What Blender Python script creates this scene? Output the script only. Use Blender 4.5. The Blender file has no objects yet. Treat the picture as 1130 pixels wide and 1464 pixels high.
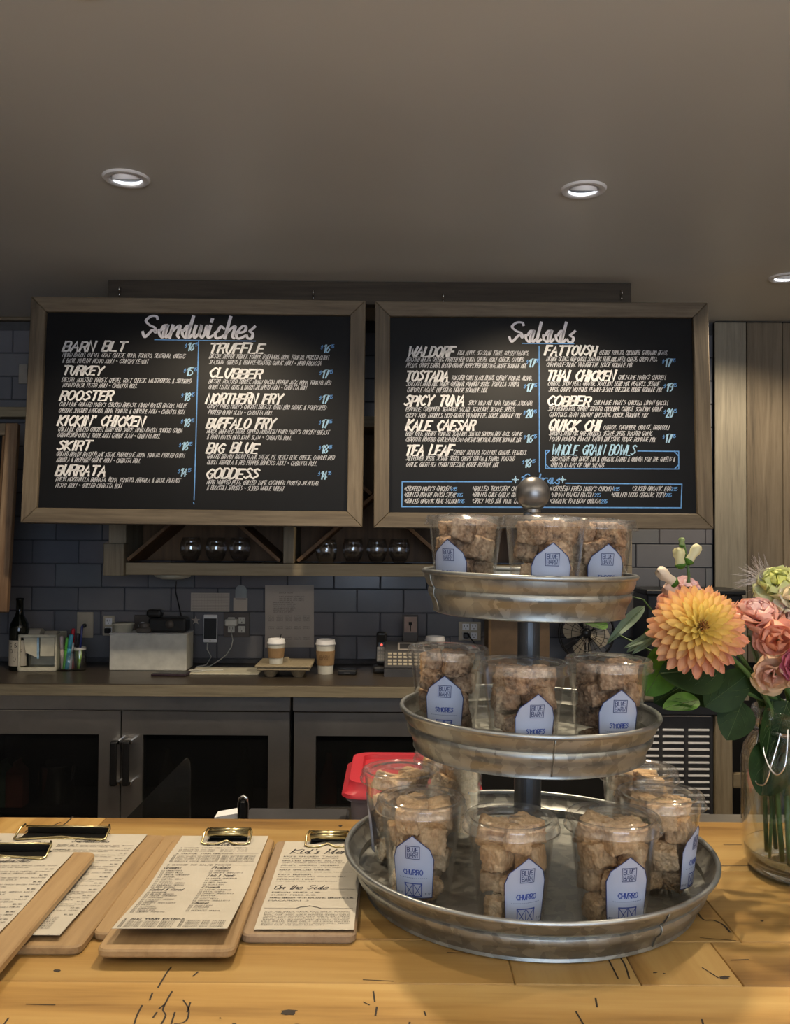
import bpy, bmesh, math, random
import numpy as np
from math import pi, sin, cos, tan, radians as R, sqrt, atan2, hypot
from mathutils import Vector, Matrix, noise, Euler
random.seed(7)
C = bpy.context.scene.collection
SC = bpy.context.scene
# ------------------------------------------------------------------ camera, world, lights, exposure
CZ = 1.454                      # eye height; the bar top is 1.07 m, the ceiling 2.40 m
F, PITCH, ROLL = 1260.0, math.atan(30/1260.0), .0068
cam = bpy.data.objects.new('camera', bpy.data.cameras.new('camera')); C.objects.link(cam)
cam.data.sensor_fit = 'HORIZONTAL'; cam.data.sensor_width = 36; cam.data.lens = 36*F/1130
cam.matrix_world = Matrix.Translation((0, 0, CZ)) @ Matrix.Rotation(pi/2+PITCH, 4, 'X') @ Matrix.Rotation(ROLL, 4, 'Z')
cam.data.clip_start = .02
SC.camera = cam
SC.view_settings.view_transform = 'Standard'; SC.view_settings.look = 'None'
SC.view_settings.gamma = 1; SC.view_settings.use_curve_mapping = False
SC.view_settings.exposure = 0.35
SC.cycles.transparent_max_bounces = 40
SC.cycles.max_bounces = 10
SC.cycles.caustics_reflective = False; SC.cycles.caustics_refractive = False
SC.cycles.sample_clamp_indirect = 4
w = bpy.data.worlds.new('world'); SC.world = w; w.use_nodes = True
w.node_tree.nodes['Background'].inputs[0].default_value = (.75, .8, .9, 1)
w.node_tree.nodes['Background'].inputs[1].default_value = .35

def lamp(name, kind, loc, energy, col=(1, 1, 1), aim=None, **kw):
    l = bpy.data.lights.new(name, kind); l.energy = energy; l.color = col
    for k, v in kw.items(): setattr(l, k, v)
    o = bpy.data.objects.new(name, l); C.objects.link(o); o.location = loc
    if aim is not None: o.rotation_euler = (Vector(aim)-Vector(loc)).to_track_quat('-Z', 'Y').to_euler()
    return o
CEIL = CZ+.944
WARM = (1, .82, .58); COOL = (.66, .8, 1)
def spot(x, y, e, ax, ay, size=120, col=WARM, rad=.022):
    lamp('downlight_beam', 'SPOT', (x, y, CEIL-.012), e, col, (ax, ay, 0.6), spot_size=R(size), spot_blend=.55, shadow_soft_size=rad)
DOWN = [(-.725, 2.335), (.51, 2.39), (1.425, 3.20), (-.55, 1.47), (.12, 1.44), (.80, 1.47)]
spot(-.725, 2.335, 36, -.7, 3.5, 98)
spot(.51, 2.39, 42, .55, 3.5, 98)
spot(1.425, 3.20, 34, 1.3, 3.6, 130)
spot(-.55, 1.47, 24, -.50, .95, 62)  # this and the next two: assumed downlights above the bar, out of view
spot(.12, 1.44, 44, .15, .95, 84)
spot(.80, 1.47, 34, .62, 1.02, 56)
# added cool fill light behind the camera, standing for assumed window daylight
lamp('added_daylight_fill', 'AREA', (.6, -3.1, 1.55), 42, COOL, (.3, 3, 1.3), shape='RECTANGLE', size=2.6, size_y=1.6)

# unseen upward spots behind the camera, added to brighten the ceiling
for px_, py_, e_ in ((-1.5, -.7, 42), (.35, -.9, 76), (1.7, -.6, 62)):
    lamp('added_ceiling_uplight', 'SPOT', (px_, py_, 1.75), e_, (1, .90, .79), (px_, py_+.25, 3), spot_size=R(168), spot_blend=.6, shadow_soft_size=.12)

# ------------------------------------------------------------------ helpers
def at(px, py, Y):
    """point on the sight line through photo pixel (px,py) at depth Y"""
    x = (px-565)/F; y = -(py-732)/F
    c, s = cos(ROLL), sin(ROLL); x, y = c*x-s*y, s*x+c*y
    d = Vector((x, cos(PITCH)-sin(PITCH)*y, sin(PITCH)+cos(PITCH)*y))
    return Vector((0, 0, CZ))+d*(Y/d.y)
def atz(px, py, z):
    a = at(px, py, 1.0); d = a-Vector((0, 0, CZ)); return Vector((0, 0, CZ))+d*((z-CZ)/d.z)

class MB:
    def __init__(s): s.v = []; s.f = []; s.m = []
    def add(s, vs, fs, mi=0):
        n = len(s.v); s.v += [tuple(v) for v in vs]; s.f += [tuple(i+n for i in f) for f in fs]; s.m += [mi]*len(fs)
        return s
    def box(s, x0, x1, y0, y1, z0, z1, mi=0):
        vs = [(x, y, z) for x in (x0, x1) for y in (y0, y1) for z in (z0, z1)]
        return s.add(vs, [(0, 1, 3, 2), (4, 6, 7, 5), (0, 4, 5, 1), (2, 3, 7, 6), (0, 2, 6, 4), (1, 5, 7, 3)], mi)
    def bb(s, x0, x1, y0, y1, z0, z1, b=.003, mi=0, seg=1):
        bm = bmesh.new(); bmesh.ops.create_cube(bm, size=1)
        for v in bm.verts:
            v.co = ((x0+x1)/2+v.co.x*(x1-x0), (y0+y1)/2+v.co.y*(y1-y0), (z0+z1)/2+v.co.z*(z1-z0))
        b = min(b, .45*min(abs(x1-x0), abs(y1-y0), abs(z1-z0)))
        bmesh.ops.bevel(bm, geom=list(bm.edges), offset=b, segments=seg, affect='EDGES', profile=.5)
        bm.verts.index_update()
        s.add([v.co for v in bm.verts], [[v.index for v in f.verts] for f in bm.faces], mi); bm.free(); return s
    def lathe(s, prof, n=32, cx=0, cy=0, z0=0, mi=0, close=False):
        vs = []; fs = []; k = len(prof)
        for i in range(n):
            a = 2*pi*i/n
            for r, z in prof: vs.append((cx+r*cos(a), cy+r*sin(a), z0+z))
        for i in range(n):
            j = (i+1) % n
            for q in range(k if close else k-1):
                q2 = (q+1) % k
                fs.append((i*k+q, j*k+q, j*k+q2, i*k+q2))
        return s.add(vs, fs, mi)
    def tube(s, pts, r, n=8, mi=0, cap=True):
        pts = [Vector(p) for p in pts]; vs = []; fs = []; up = None
        for i, p in enumerate(pts):
            t = (pts[min(i+1, len(pts)-1)]-pts[max(i-1, 0)]).normalized()
            if up is None: up = t.orthogonal().normalized()
            up = (up-t*up.dot(t)).normalized(); b = t.cross(up)
            rr = r[i] if isinstance(r, (list, tuple)) else r
            for k in range(n):
                a = 2*pi*k/n; vs.append(p+up*cos(a)*rr+b*sin(a)*rr)
        for i in range(len(pts)-1):
            for k in range(n): fs.append((i*n+k, i*n+(k+1) % n, (i+1)*n+(k+1) % n, (i+1)*n+k))
        if cap: fs += [tuple(range(n-1, -1, -1)), tuple((len(pts)-1)*n+k for k in range(n))]
        return s.add(vs, fs, mi)
    def prism(s, poly, y0, y1, mi=0):      # poly in (x,z), extruded along y
        n = len(poly); vs = [(x, y0, z) for x, z in poly]+[(x, y1, z) for x, z in poly]
        return s.add(vs, [tuple(range(n)), tuple(range(2*n-1, n-1, -1))]+[(i, i+n, (i+1) % n+n, (i+1) % n) for i in range(n)], mi)
    def plate(s, poly, z0, z1, mi=0):      # poly in (x,y), extruded along z
        n = len(poly); vs = [(x, y, z0) for x, y in poly]+[(x, y, z1) for x, y in poly]
        return s.add(vs, [tuple(range(n-1, -1, -1)), tuple(range(n, 2*n))]+[(i, (i+1) % n, (i+1) % n+n, i+n) for i in range(n)], mi)
    def mesh(s, name, mats, smooth=False):
        me = bpy.data.meshes.new(name); me.from_pydata(s.v, [], s.f)
        for m in (mats if isinstance(mats, (list, tuple)) else [mats]): me.materials.append(m)
        if any(s.m): me.polygons.foreach_set('material_index', s.m)
        if smooth: me.polygons.foreach_set('use_smooth', [True]*len(me.polygons))
        me.update(); return me
def obj(name, me, parent=None, loc=None, rot=None, mat=None, smooth=False):
    if isinstance(me, MB): me = me.mesh(name, mat, smooth)
    if smooth == 'auto' : smooth = True
    o = bpy.data.objects.new(name, me); C.objects.link(o)
    if parent: o.parent = parent
    if loc is not None: o.location = loc
    if rot is not None: o.rotation_euler = rot
    return o
def weld_auto(o, ang=40):
    bm = bmesh.new(); bm.from_mesh(o.data); bmesh.ops.remove_doubles(bm, verts=bm.verts, dist=1e-5)
    bmesh.ops.recalc_face_normals(bm, faces=bm.faces)
    bm.to_mesh(o.data); bm.free()
    o.data.polygons.foreach_set('use_smooth', [True]*len(o.data.polygons))
    o.data.set_sharp_from_angle(angle=R(ang)); return o
def tag(o, label, cat, group=None, kind=None):
    o['label'] = label; o['category'] = cat
    if group: o['group'] = group
    if kind: o['kind'] = kind
    return o
def thing(name, label, cat, loc=(0, 0, 0), rot=(0, 0, 0), group=None):
    o = bpy.data.objects.new(name, None); C.objects.link(o); o.location = loc; o.rotation_euler = rot
    o.empty_display_size = .02
    return tag(o, label, cat, group)
def struct(o, label=None):
    o['kind'] = 'structure'
    if label: o['label'] = label
    return o
def copy_tree(o, parent=None):
    c = o.copy(); C.objects.link(c); c.parent = parent
    for ch in o.children: copy_tree(ch, c)
    return c

# ------------------------------------------------------------------ materials
MATS = {}
class NB:
    def __init__(s, name):
        s.mat = bpy.data.materials.new(name); s.mat.use_nodes = True; s.t = s.mat.node_tree; s.N = s.t.nodes; s.L = s.t.links
        s.p = s.N['Principled BSDF']; s.out = s.N['Material Output']
    def n(s, typ, **kw):
        x = s.N.new(typ)
        for k, v in kw.items():
            if k.startswith('i_'): x.inputs[k[2:].replace('_', ' ')].default_value = v
            else: setattr(x, k, v)
        return x
    def l(s, a, b): s.L.new(a, b)
    def coord(s, scale=(1, 1, 1), rot=(0, 0, 0), rnd=True):
        tc = s.n('ShaderNodeTexCoord'); mp = s.n('ShaderNodeMapping'); mp.inputs['Scale'].default_value = scale; mp.inputs['Rotation'].default_value = rot
        s.l(tc.outputs['Object'], mp.inputs['Vector'])
        if rnd:
            oi = s.n('ShaderNodeObjectInfo'); m = s.n('ShaderNodeVectorMath', operation='SCALE'); m.inputs[0].default_value = (37, 23, 51)
            s.l(oi.outputs['Random'], m.inputs['Scale']); s.l(m.outputs[0], mp.inputs['Location'])
        return mp.outputs[0]
    def noise(s, vec, sc=5, det=4, rough=.55, dist=0):
        x = s.n('ShaderNodeTexNoise'); x.inputs['Scale'].default_value = sc; x.inputs['Detail'].default_value = det
        x.inputs['Roughness'].default_value = rough; x.inputs['Distortion'].default_value = dist; s.l(vec, x.inputs['Vector']); return x.outputs[0]
    def ramp(s, fac, stops):
        x = s.n('ShaderNodeValToRGB'); e = x.color_ramp.elements
        while len(e) < len(stops): e.new(.5)
        for i, (p, c) in enumerate(stops): e[i].position = p; e[i].color = (*c, 1) if len(c) == 3 else c
        s.l(fac, x.inputs[0]); return x.outputs[0]
    def mix(s, fac, a, b, mode='MIX'):
        x = s.n('ShaderNodeMix', data_type='RGBA', blend_type=mode)
        for sock, v in ((x.inputs[0], fac), (x.inputs[6], a), (x.inputs[7], b)):
            if hasattr(v, 'is_output'): s.l(v, sock)
            else: sock.default_value = v if not isinstance(v, tuple) else (*v[:3], 1)
        return x.outputs[2]
    def bump(s, h, st=.3, d=.001):
        b = s.n('ShaderNodeBump'); b.inputs['Strength'].default_value = st; b.inputs['Distance'].default_value = d
        s.l(h, b.inputs['Height']); s.l(b.outputs[0], s.p.inputs['Normal'])
    def set(s, **kw):
        for k, v in kw.items():
            k = {'col': 'Base Color', 'rough': 'Roughness', 'metal': 'Metallic', 'ior': 'IOR', 'coat': 'Coat Weight', 'trans': 'Transmission Weight', 'sub': 'Subsurface Weight', 'spec': 'Specular IOR Level', 'alpha': 'Alpha'}.get(k, k)
            if hasattr(v, 'is_output'): s.l(v, s.p.inputs[k])
            else: s.p.inputs[k].default_value = (*v, 1) if isinstance(v, tuple) and len(v) == 3 else v
        return s.mat
def plain(name, col, rough=.5, metal=0, var=.12, sc=20, bump=0, **kw):
    b = NB(name); v = b.coord(); n = b.noise(v, sc, 3)
    c = b.ramp(n, [(.3, tuple(x*(1-var) for x in col)), (.7, tuple(min(1, x*(1+var)) for x in col))])
    b.set(col=c, rough=rough, metal=metal, **kw)
    if bump: b.bump(n, bump)
    return b.mat
def srgb(r, g, b):
    return tuple(((x/255)/12.92 if x/255 <= .04045 else ((x/255+.055)/1.055)**2.4) for x in (r, g, b))
def wood(name, dark, mid, light, axis='X', rough=.6, lo=.33, hi=.68, fine=90, knots=True, var=.25, bump=.25, fig=1.0):
    b = NB(name); st = {'X': (.06, 1, 1), 'Y': (1, .06, 1), 'Z': (1, 1, .06)}[axis]
    v = b.coord(st)
    wob = b.noise(b.coord(tuple(x*3 if x == 1 else 1.2 for x in st)), 3, 3, .6, 1.2)
    fibre = b.noise(v, fine, 5, .65)
    wide = b.noise(v, 11*fig, 4, .6, 2.2)
    m = b.n('ShaderNodeMath', operation='MULTIPLY_ADD'); m.inputs[1].default_value = .45; b.l(fibre, m.inputs[0])
    m2 = b.n('ShaderNodeMath', operation='MULTIPLY'); m2.inputs[1].default_value = .6; b.l(wide, m2.inputs[0]); b.l(m2.outputs[0], m.inputs[2])
    c = b.ramp(m.outputs[0], [(lo, dark), (.5, mid), (hi, light)])
    c = b.mix(wob, c, b.mix(.5, c, mid))
    if knots:
        kv = b.n('ShaderNodeTexVoronoi'); kv.inputs['Scale'].default_value = 4.2
        b.l(b.coord(tuple(1 if x == 1 else .42 for x in st)), kv.inputs['Vector'])
        k = b.ramp(kv.outputs['Distance'], [(.035, (1, 1, 1)), (.10, (0, 0, 0))])
        c = b.mix(k, c, tuple(x*.35 for x in dark))
    oi = b.n('ShaderNodeObjectInfo'); r = b.n('ShaderNodeMapRange'); r.inputs[3].default_value = 1-var; r.inputs[4].default_value = 1+var*.6
    b.l(oi.outputs['Random'], r.inputs[0]); c = b.mix(1.0, c, r.outputs[0], 'MULTIPLY')
    b.set(col=c, rough=rough); b.bump(m.outputs[0], bump, .002); return b.mat
def thin(name, tint=(.95, .96, .96), base=.035, edge=.75, rough=.03, gloss=(1, 1, 1), haze=0):
    """clear thin plastic or glass walls: mostly see-through, mirror-like at grazing angles"""
    b = NB(name); b.N.remove(b.p)
    t = b.n('ShaderNodeBsdfTransparent'); t.inputs[0].default_value = (*tint, 1)
    g = b.n('ShaderNodeBsdfGlossy'); g.inputs['Roughness'].default_value = rough; g.inputs[0].default_value = (*gloss, 1)
    lw = b.n('ShaderNodeLayerWeight'); lw.inputs[0].default_value = .5
    r = b.n('ShaderNodeMapRange'); r.inputs[3].default_value = base; r.inputs[4].default_value = edge
    pw = b.n('ShaderNodeMath', operation='POWER'); pw.inputs[1].default_value = 3.2
    b.l(lw.outputs['Facing'], pw.inputs[0]); b.l(pw.outputs[0], r.inputs[0])
    mx = b.n('ShaderNodeMixShader'); b.l(r.outputs[0], mx.inputs[0]); b.l(t.outputs[0], mx.inputs[1]); b.l(g.outputs[0], mx.inputs[2])
    o_ = mx.outputs[0]
    if haze:
        d_ = b.n('ShaderNodeBsdfDiffuse'); d_.inputs[0].default_value = (.85, .85, .85, 1); m2_ = b.n('ShaderNodeMixShader'); m2_.inputs[0].default_value = haze
        b.l(o_, m2_.inputs[1]); b.l(d_.outputs[0], m2_.inputs[2]); o_ = m2_.outputs[0]
    b.l(o_, b.out.inputs[0]); return b.mat
def emit(name, col, st):
    b = NB(name); b.set(col=(0, 0, 0)); b.p.inputs['Emission Color'].default_value = (*col, 1); b.p.inputs['Emission Strength'].default_value = st; return b.mat

M_frame = wood('weathered_frame_wood', (.045, .033, .021), (.145, .112, .074), (.24, .195, .135), 'X')
M_frame_z = wood('weathered_frame_wood_upright', (.045, .033, .021), (.145, .112, .074), (.24, .195, .135), 'Z')
M_header = wood('header_plank_wood', (.03, .024, .018), (.062, .050, .038), (.095, .078, .058), 'X', rough=.85, knots=False)
M_shelfw = wood('shelf_wood', (.17, .13, .075), (.36, .29, .18), (.47, .39, .26), 'X')
M_shelfz = wood('shelf_wood_upright', (.15, .115, .07), (.32, .26, .17), (.42, .35, .24), 'Z')
M_shelfin = wood('shelf_inner_wood', (.07, .033, .012), (.16, .085, .035), (.24, .13, .055), 'Z', fine=60)
M_panelA = wood('wall_plank_wood', (.10, .09, .07), (.24, .215, .165), (.33, .30, .23), 'Z', var=.45)
M_panelB = wood('wall_plank_wood_brown', (.055, .042, .028), (.17, .135, .092), (.25, .205, .145), 'Z', var=.3)
def counter_wood(name, axis):
    return wood(name, (.15, .066, .014), (.42, .245, .072), (.56, .37, .135), axis, rough=.36, lo=.385, hi=.63, fine=30, knots=False, var=.2, bump=.10, fig=.6)
M_barX = counter_wood('bar_wood', 'X'); M_barY = counter_wood('bar_wood_cross', 'Y')
M_board = wood('clipboard_wood', (.19, .115, .05), (.35, .225, .105), (.44, .30, .15), 'Y', rough=.5, fine=120, knots=False, var=.15, bump=.1)
M_boardd = wood('clipboard_wood_brown', (.16, .10, .055), (.29, .20, .12), (.37, .27, .165), 'Y', rough=.5, fine=120, knots=False, var=.1, bump=.1)
M_worktop = wood('worktop_laminate', (.050, .038, .026), (.066, .052, .038), (.08, .064, .048), 'X', rough=.33, fine=120, knots=False, var=.02, bump=.03)
M_worktop_edge = wood('worktop_edge', (.12, .10, .065), (.24, .205, .14), (.32, .28, .2), 'X', knots=False, var=.02)
M_chalk = plain('chalkboard_black', (.0045, .005, .0065), .5, 0, .2, 6)
M_chalk.node_tree.nodes['Principled BSDF'].inputs['Specular IOR Level'].default_value = .2
M_white = plain('chalk_paint_white', (.78, .78, .80), .8, 0, .12, 120)
M_title = plain('chalk_paint_lavender', (.80, .79, .86), .8, 0, .1, 60)
M_desc = plain('chalk_paint_soft_white', (.52, .53, .57), .8, 0, .12, 120)
M_blue = plain('chalk_paint_blue', (.13, .33, .72), .8, 0, .15, 80)
M_pale = plain('chalk_paint_pale_blue', (.36, .58, .78), .8, 0, .15, 80)
M_ink = plain('black_ink', (.03, .028, .03), .7)
M_paper = plain('menu_paper', (.50, .46, .38), .75, 0, .05, 12, bump=.05)
M_sheet = plain('wall_sheet_paper', (.50, .45, .40), .8, 0, .05, 12)
M_black = plain('black_plastic', (.012, .012, .013), .35)
M_crack = plain('dark_crack_filler', (.022, .012, .006), .7)
M_matte = plain('matte_black', (.006, .006, .006), .85)
M_dgrey = plain('dark_grey_plastic', (.055, .055, .06), .4)
M_wplast = plain('white_plastic', (.62, .62, .57), .4)
M_cream = plain('cream_plastic', (.66, .63, .50), .5)
M_iv = plain('ivory_plate', (.45, .40, .31), .45)
M_darkplate = plain('bronze_plate', (.10, .085, .075), .4, .3)
M_kraft = plain('kraft_card', (.30, .19, .095), .85, 0, .1, 60)
M_pulp = plain('moulded_pulp', (.36, .30, .20), .95, 0, .15, 150, bump=.5)
M_brownbox = plain('brown_box_card', (.23, .155, .095), .8)
M_red = plain('red_lid_plastic', (.50, .028, .045), .42, 0, .04)
M_chrome = plain('chrome', (.75, .75, .74), .12, 1, .02)
M_steel = NB('brushed_steel')
_v = M_steel.coord((.004, .3, 1)); _n = M_steel.noise(_v, 700, 2); _w = M_steel.noise(M_steel.coord(), 5, 4, .6, 1)
M_steel.set(col=M_steel.mix(_w, (.36, .345, .33), (.60, .58, .55)), metal=.95, rough=M_steel.ramp(_n, [(.3, (.30,)*3), (.7, (.40,)*3)])); M_steel = M_steel.mat
M_brass = plain('brassy_clip_metal', (.52, .44, .24), .25, 1, .1, 40)
M_darkclip = plain('dark_clip_metal', (.035, .033, .03), .28, .8, .1, 40)
M_pole = plain('grey_painted_pole', (.11, .12, .13), .38, .6, .1, 20)
M_ball = plain('brushed_ball_metal', (.25, .24, .23), .34, .85, .06, 30)
def galv():
    b = NB('galvanized_metal'); v = b.coord((1, 1, 1))
    vo = b.n('ShaderNodeTexVoronoi'); vo.inputs['Scale'].default_value = 95; vo.inputs['Randomness'].default_value = 1
    nd = b.n('ShaderNodeTexNoise'); nd.inputs['Scale'].default_value = 60; b.l(v, nd.inputs['Vector'])
    mx = b.mix(.02, v, nd.outputs[1]); b.l(mx, vo.inputs['Vector'])
    bw = b.n('ShaderNodeRGBToBW'); b.l(vo.outputs['Color'], bw.inputs[0])
    c = b.ramp(bw.outputs[0], [(.25, (.24, .25, .235)), (.5, (.34, .345, .32)), (.75, (.43, .435, .40))])
    n = b.noise(v, 14, 4); c = b.mix(.3, c, b.ramp(n, [(.3, (.2, .21, .2)), (.7, (.5, .5, .47))]))
    rr = b.ramp(bw.outputs[0], [(.2, (.30,)*3), (.8, (.44,)*3)])
    b.set(col=c, metal=.82, rough=rr); b.bump(n, .12, .001); return b.mat
M_galv = galv()
M_rim = plain('galvanized_rim', (.42, .44, .44), .34, .85, .15, 60)
M_cup = thin('clear_cup_plastic', (.997, .997, .995), .02, .5, .05, haze=.005)
M_lid = thin('clear_lid_plastic', (.99, .99, .99), .10, .75, .09, haze=.035)
M_glass = thin('jar_glass', (.98, .99, .985), .07, .95, .02)
M_tumbler = thin('tumbler_glass', (.93, .94, .95), .10, .9, .02)
M_door_glass = NB('fridge_door_glass'); M_door_glass.set(col=(.012, .013, .014), rough=.06, trans=0.0); M_door_glass.p.inputs['Alpha'].default_value = .55; M_door_glass = M_door_glass.mat
M_frost = NB('frosted_tub_plastic'); M_frost.set(col=(.50, .42, .45), rough=.35, alpha=.55); M_frost = M_frost.mat
M_acryl = NB('smoked_acrylic'); M_acryl.set(col=(.03, .028, .024), rough=.12, alpha=.62); M_acryl = M_acryl.mat
def label_mat():
    b = NB('label_paper'); b.set(col=(.42, .47, .60), rough=.5); return b.mat
M_label = label_mat()
M_navy = plain('navy_print', (.02, .035, .13), .5)
M_navyt = plain('navy_text', (.03, .06, .28), .5)
def treat(name, base, light, dark, amt):
    b = NB(name); v = b.coord((1, 1, 1)); n = b.noise(v, 1.6, 5, .65, .5); f = b.noise(v, 8, 3)
    c = b.ramp(n, [(amt-.12, dark), (amt, base), (amt+.2, light)])
    c = b.mix(.38, c, b.ramp(f, [(.35, tuple(x*.55 for x in base)), (.65, light)]))
    vo = b.n('ShaderNodeTexVoronoi'); vo.inputs['Scale'].default_value = 9; b.l(v, vo.inputs['Vector'])
    b.set(col=c, rough=.78, spec=.3); b.bump(vo.outputs['Distance'], .6, .0015); b.p.inputs['Subsurface Weight'].default_value = 0; return b.mat
M_churro = treat('churro_treat', (.66, .42, .21), (.84, .61, .36), (.36, .17, .07), .44)
M_smores = treat('smores_treat', (.38, .215, .115), (.76, .56, .36), (.045, .018, .010), .50)
def tile_mat():
    b = NB('glazed_tile'); v = b.coord(); n = b.noise(v, 7, 3)
    oi = b.n('ShaderNodeObjectInfo')
    c = b.ramp(oi.outputs['Random'], [(0, (.15, .16, .185)), (.5, (.175, .17, .19)), (1, (.17, .185, .205))])
    c = b.mix(.25, c, b.ramp(n, [(.3, (.13, .14, .155)), (.7, (.22, .22, .235))]))
    b.set(col=c, rough=.17); b.bump(n, .12, .004); return b.mat
M_tile = tile_mat()
M_grout = plain('dark_grout', (.085, .085, .09), .9, 0, .15, 40)
M_pale_gloss = plain('pale_glossy_tile', (.6, .65, .7), .1, .9)
def ceil_mat():
    b = NB('ceiling_paint'); v = b.coord(); n = b.noise(v, .9, 3, .5, .6); n2 = b.noise(v, 70, 3)
    b.set(col=b.ramp(n, [(.35, (.66, .645, .60)), (.65, (.72, .705, .655))]), rough=b.ramp(n, [(.3, (.34,)*3), (.7, (.5,)*3)])); b.bump(n2, .05, .001); return b.mat
M_ceil = ceil_mat()
M_wall = plain('painted_wall', (.42, .36, .29), .8, 0, .05, 3, bump=.05)
M_floor = wood('floor_boards', (.03, .02, .012), (.06, .04, .025), (.09, .06, .04), 'Y', knots=False)
M_trim = plain('lamp_trim_white', (.90, .90, .92), .45, .0, .03)
M_lens = emit('lamp_lens', (.93, .97, 1), 9)

# ------------------------------------------------------------------ lettering: hand-drawn stroke alphabet
CAPS = {'A': '003860|1353', 'B': '0008|~0848564404|~0444524000', 'C': '~57381604123051', 'D': '0008|~083856523000', 'E': '58080050|0444', 'F': '580800|0444',
 'G': '~57381604123051|515434', 'H': '0008|5058|0454', 'I': '1018', 'J': '~48432002', 'K': '0008|580450', 'L': '080050', 'M': '0008346860', 'N': '00085058',
 'O': '~381704113051645738', 'P': '0008|~0848564404', 'Q': '~381704113051645738|3260', 'R': '0008|~0848564404|3450', 'S': '~57381716445231200 1'.replace(' ', ''),
 'T': '0868|3830', 'U': '~080320304358', 'V': '083068', 'W': '0820466088', 'X': '0058|0850', 'Y': '083468|3430', 'Z': '08580050',
 '0': '~280602204246284828'[:14], '1': '062820', '2': '~062848463400|0050', '3': '~0738464424|~2444421001', '4': '30380252', '5': '480805|~0535521001',
 '6': '~47260220424315', '7': '085820', '8': '~28062442200224462 8'.replace(' ', ''), '9': '~45240628474220', '.': '0010', ',': '1100', "'": '1817', '-': '0434', '&': '~50172838061200304 3'.replace(' ', ''),
 '$': '~4617053532200 1|2729'.replace(' ', ''), '~': '~0415243344', '"': '0807|2827', '+': '0444|2226', '*': '0545|2327', '!': '1813|1010', '/': '0058', '>': '0747', ':': '1115', '#': '0848|4340|4000|0008'}
LOW = {'a': '~4525130311303345|~45415061', 'b': '~0901103142351 403'.replace(' ', ''), 'c': '~44251302103051', 'd': '~4525130311303345|~49415061', 'e': '~0243452502103051', 'h': '~09050100|~0224454150', 'i': '~05011031|0708',
 'k': '0900|4502|0240', 'l': '~09011021', 'm': '~0500|~0324353 0|~3354656080'.replace(' ', ''), 'n': '~050100|~0224454150', 'o': '~250301103043452 5'.replace(' ', ''), 'p': '~05000203254542211 1'.replace(' ', ''), 'r': '~0500|~032545', 's': '~3524135 2301001'.replace(' ', '').replace('1352', '1332'),
 't': '~19112031|0535', 'u': '~05021032|~45415061', 'w': '~0502103235|~353250626574', 'x': '~054060|~450010', 'y': '~05021032|~45410011', '&': '~50172838061200304 3'.replace(' ', ''), "'": '1918',
 'S': '~685929073 5647253200 2'.replace(' ', ''), 'K': '0900|~79260470', 'M': '~00190 9|~094179|~7970 80'.replace(' ', ''), 'O': '~390704113051645759390 9'.replace(' ', '')[:20], 'C': '~68492704114061', 'E': '~68492706353513104061', 'N': '000970 79'.replace(' ', ''), 'P': '1019|~1949676414', 'D': '0009|~093966624000'}
def catmull(p, n=5):
    if len(p) < 3: return p
    out = []
    for i in range(len(p)-1):
        a, b, c, d = p[max(i-1, 0)], p[i], p[i+1], p[min(i+2, len(p)-1)]
        for k in range(n):
            t = k/n
            out.append(tuple(.5*(2*b[j]+(c[j]-a[j])*t+(2*a[j]-5*b[j]+4*c[j]-d[j])*t*t+(3*b[j]-a[j]-3*c[j]+d[j])*t**3) for j in (0, 1)))
    return out+[p[-1]]
_gc = {}
def glyph(ch, script, n):
    k = (ch, script, n)
    if k in _gc: return _gc[k]
    src = (LOW.get(ch) if script else None) or CAPS.get(ch) or CAPS.get(ch.upper())
    st = []; adv = 3.0
    if ch == ' ': return [], 6.2
    if src:
        adv = 0
        for part in src.split('|'):
            sm = part[0] == '~'; part = part.lstrip('~')
            pts = [(int(part[i]), int(part[i+1])) for i in range(0, len(part)-1, 2)]
            adv = max(adv, max(p[0] for p in pts))
            st.append((catmull(pts, n) if sm else pts, sm))
        if ch in 'I1': adv = max(adv, 2)
        adv += (.9 if script and ch.islower() else 1.7)
    _gc[k] = (st, adv); return _gc[k]
def text(mb, s, x, y, h, width=None, pen=.11, shear=.0, script=False, mp=None, n=4, serif=False, brush=.45, jit=0, adv=1.0, mi=0):
    """lay stroked lettering into mb; mp maps (u,v) on the surface to 3-D. width fits the line."""
    rows = []; cx = 0
    for ch in s:
        st, a = glyph(ch, script, n); rows.append((st, cx)); cx += a*adv
    sy = h/8; sx = (width/max(cx-1, 1)) if width else sy*.8
    for st, c0 in rows:
        dy = random.uniform(-jit, jit)*h; sc = 1+random.uniform(-jit, jit)
        for pts, sm in st:
            P = [(x+(c0+px)*sx+shear*py*sy*sc, y+dy+py*sy*sc) for px, py in pts]
            if serif and not sm:
                for q in (P[0], P[-1]):
                    ribbon(mb, [(q[0]-.10*h, q[1]), (q[0]+.10*h, q[1])], pen*h*.4, mp, 0, mi)
            ribbon(mb, P, pen*h, mp, brush, mi)
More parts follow.
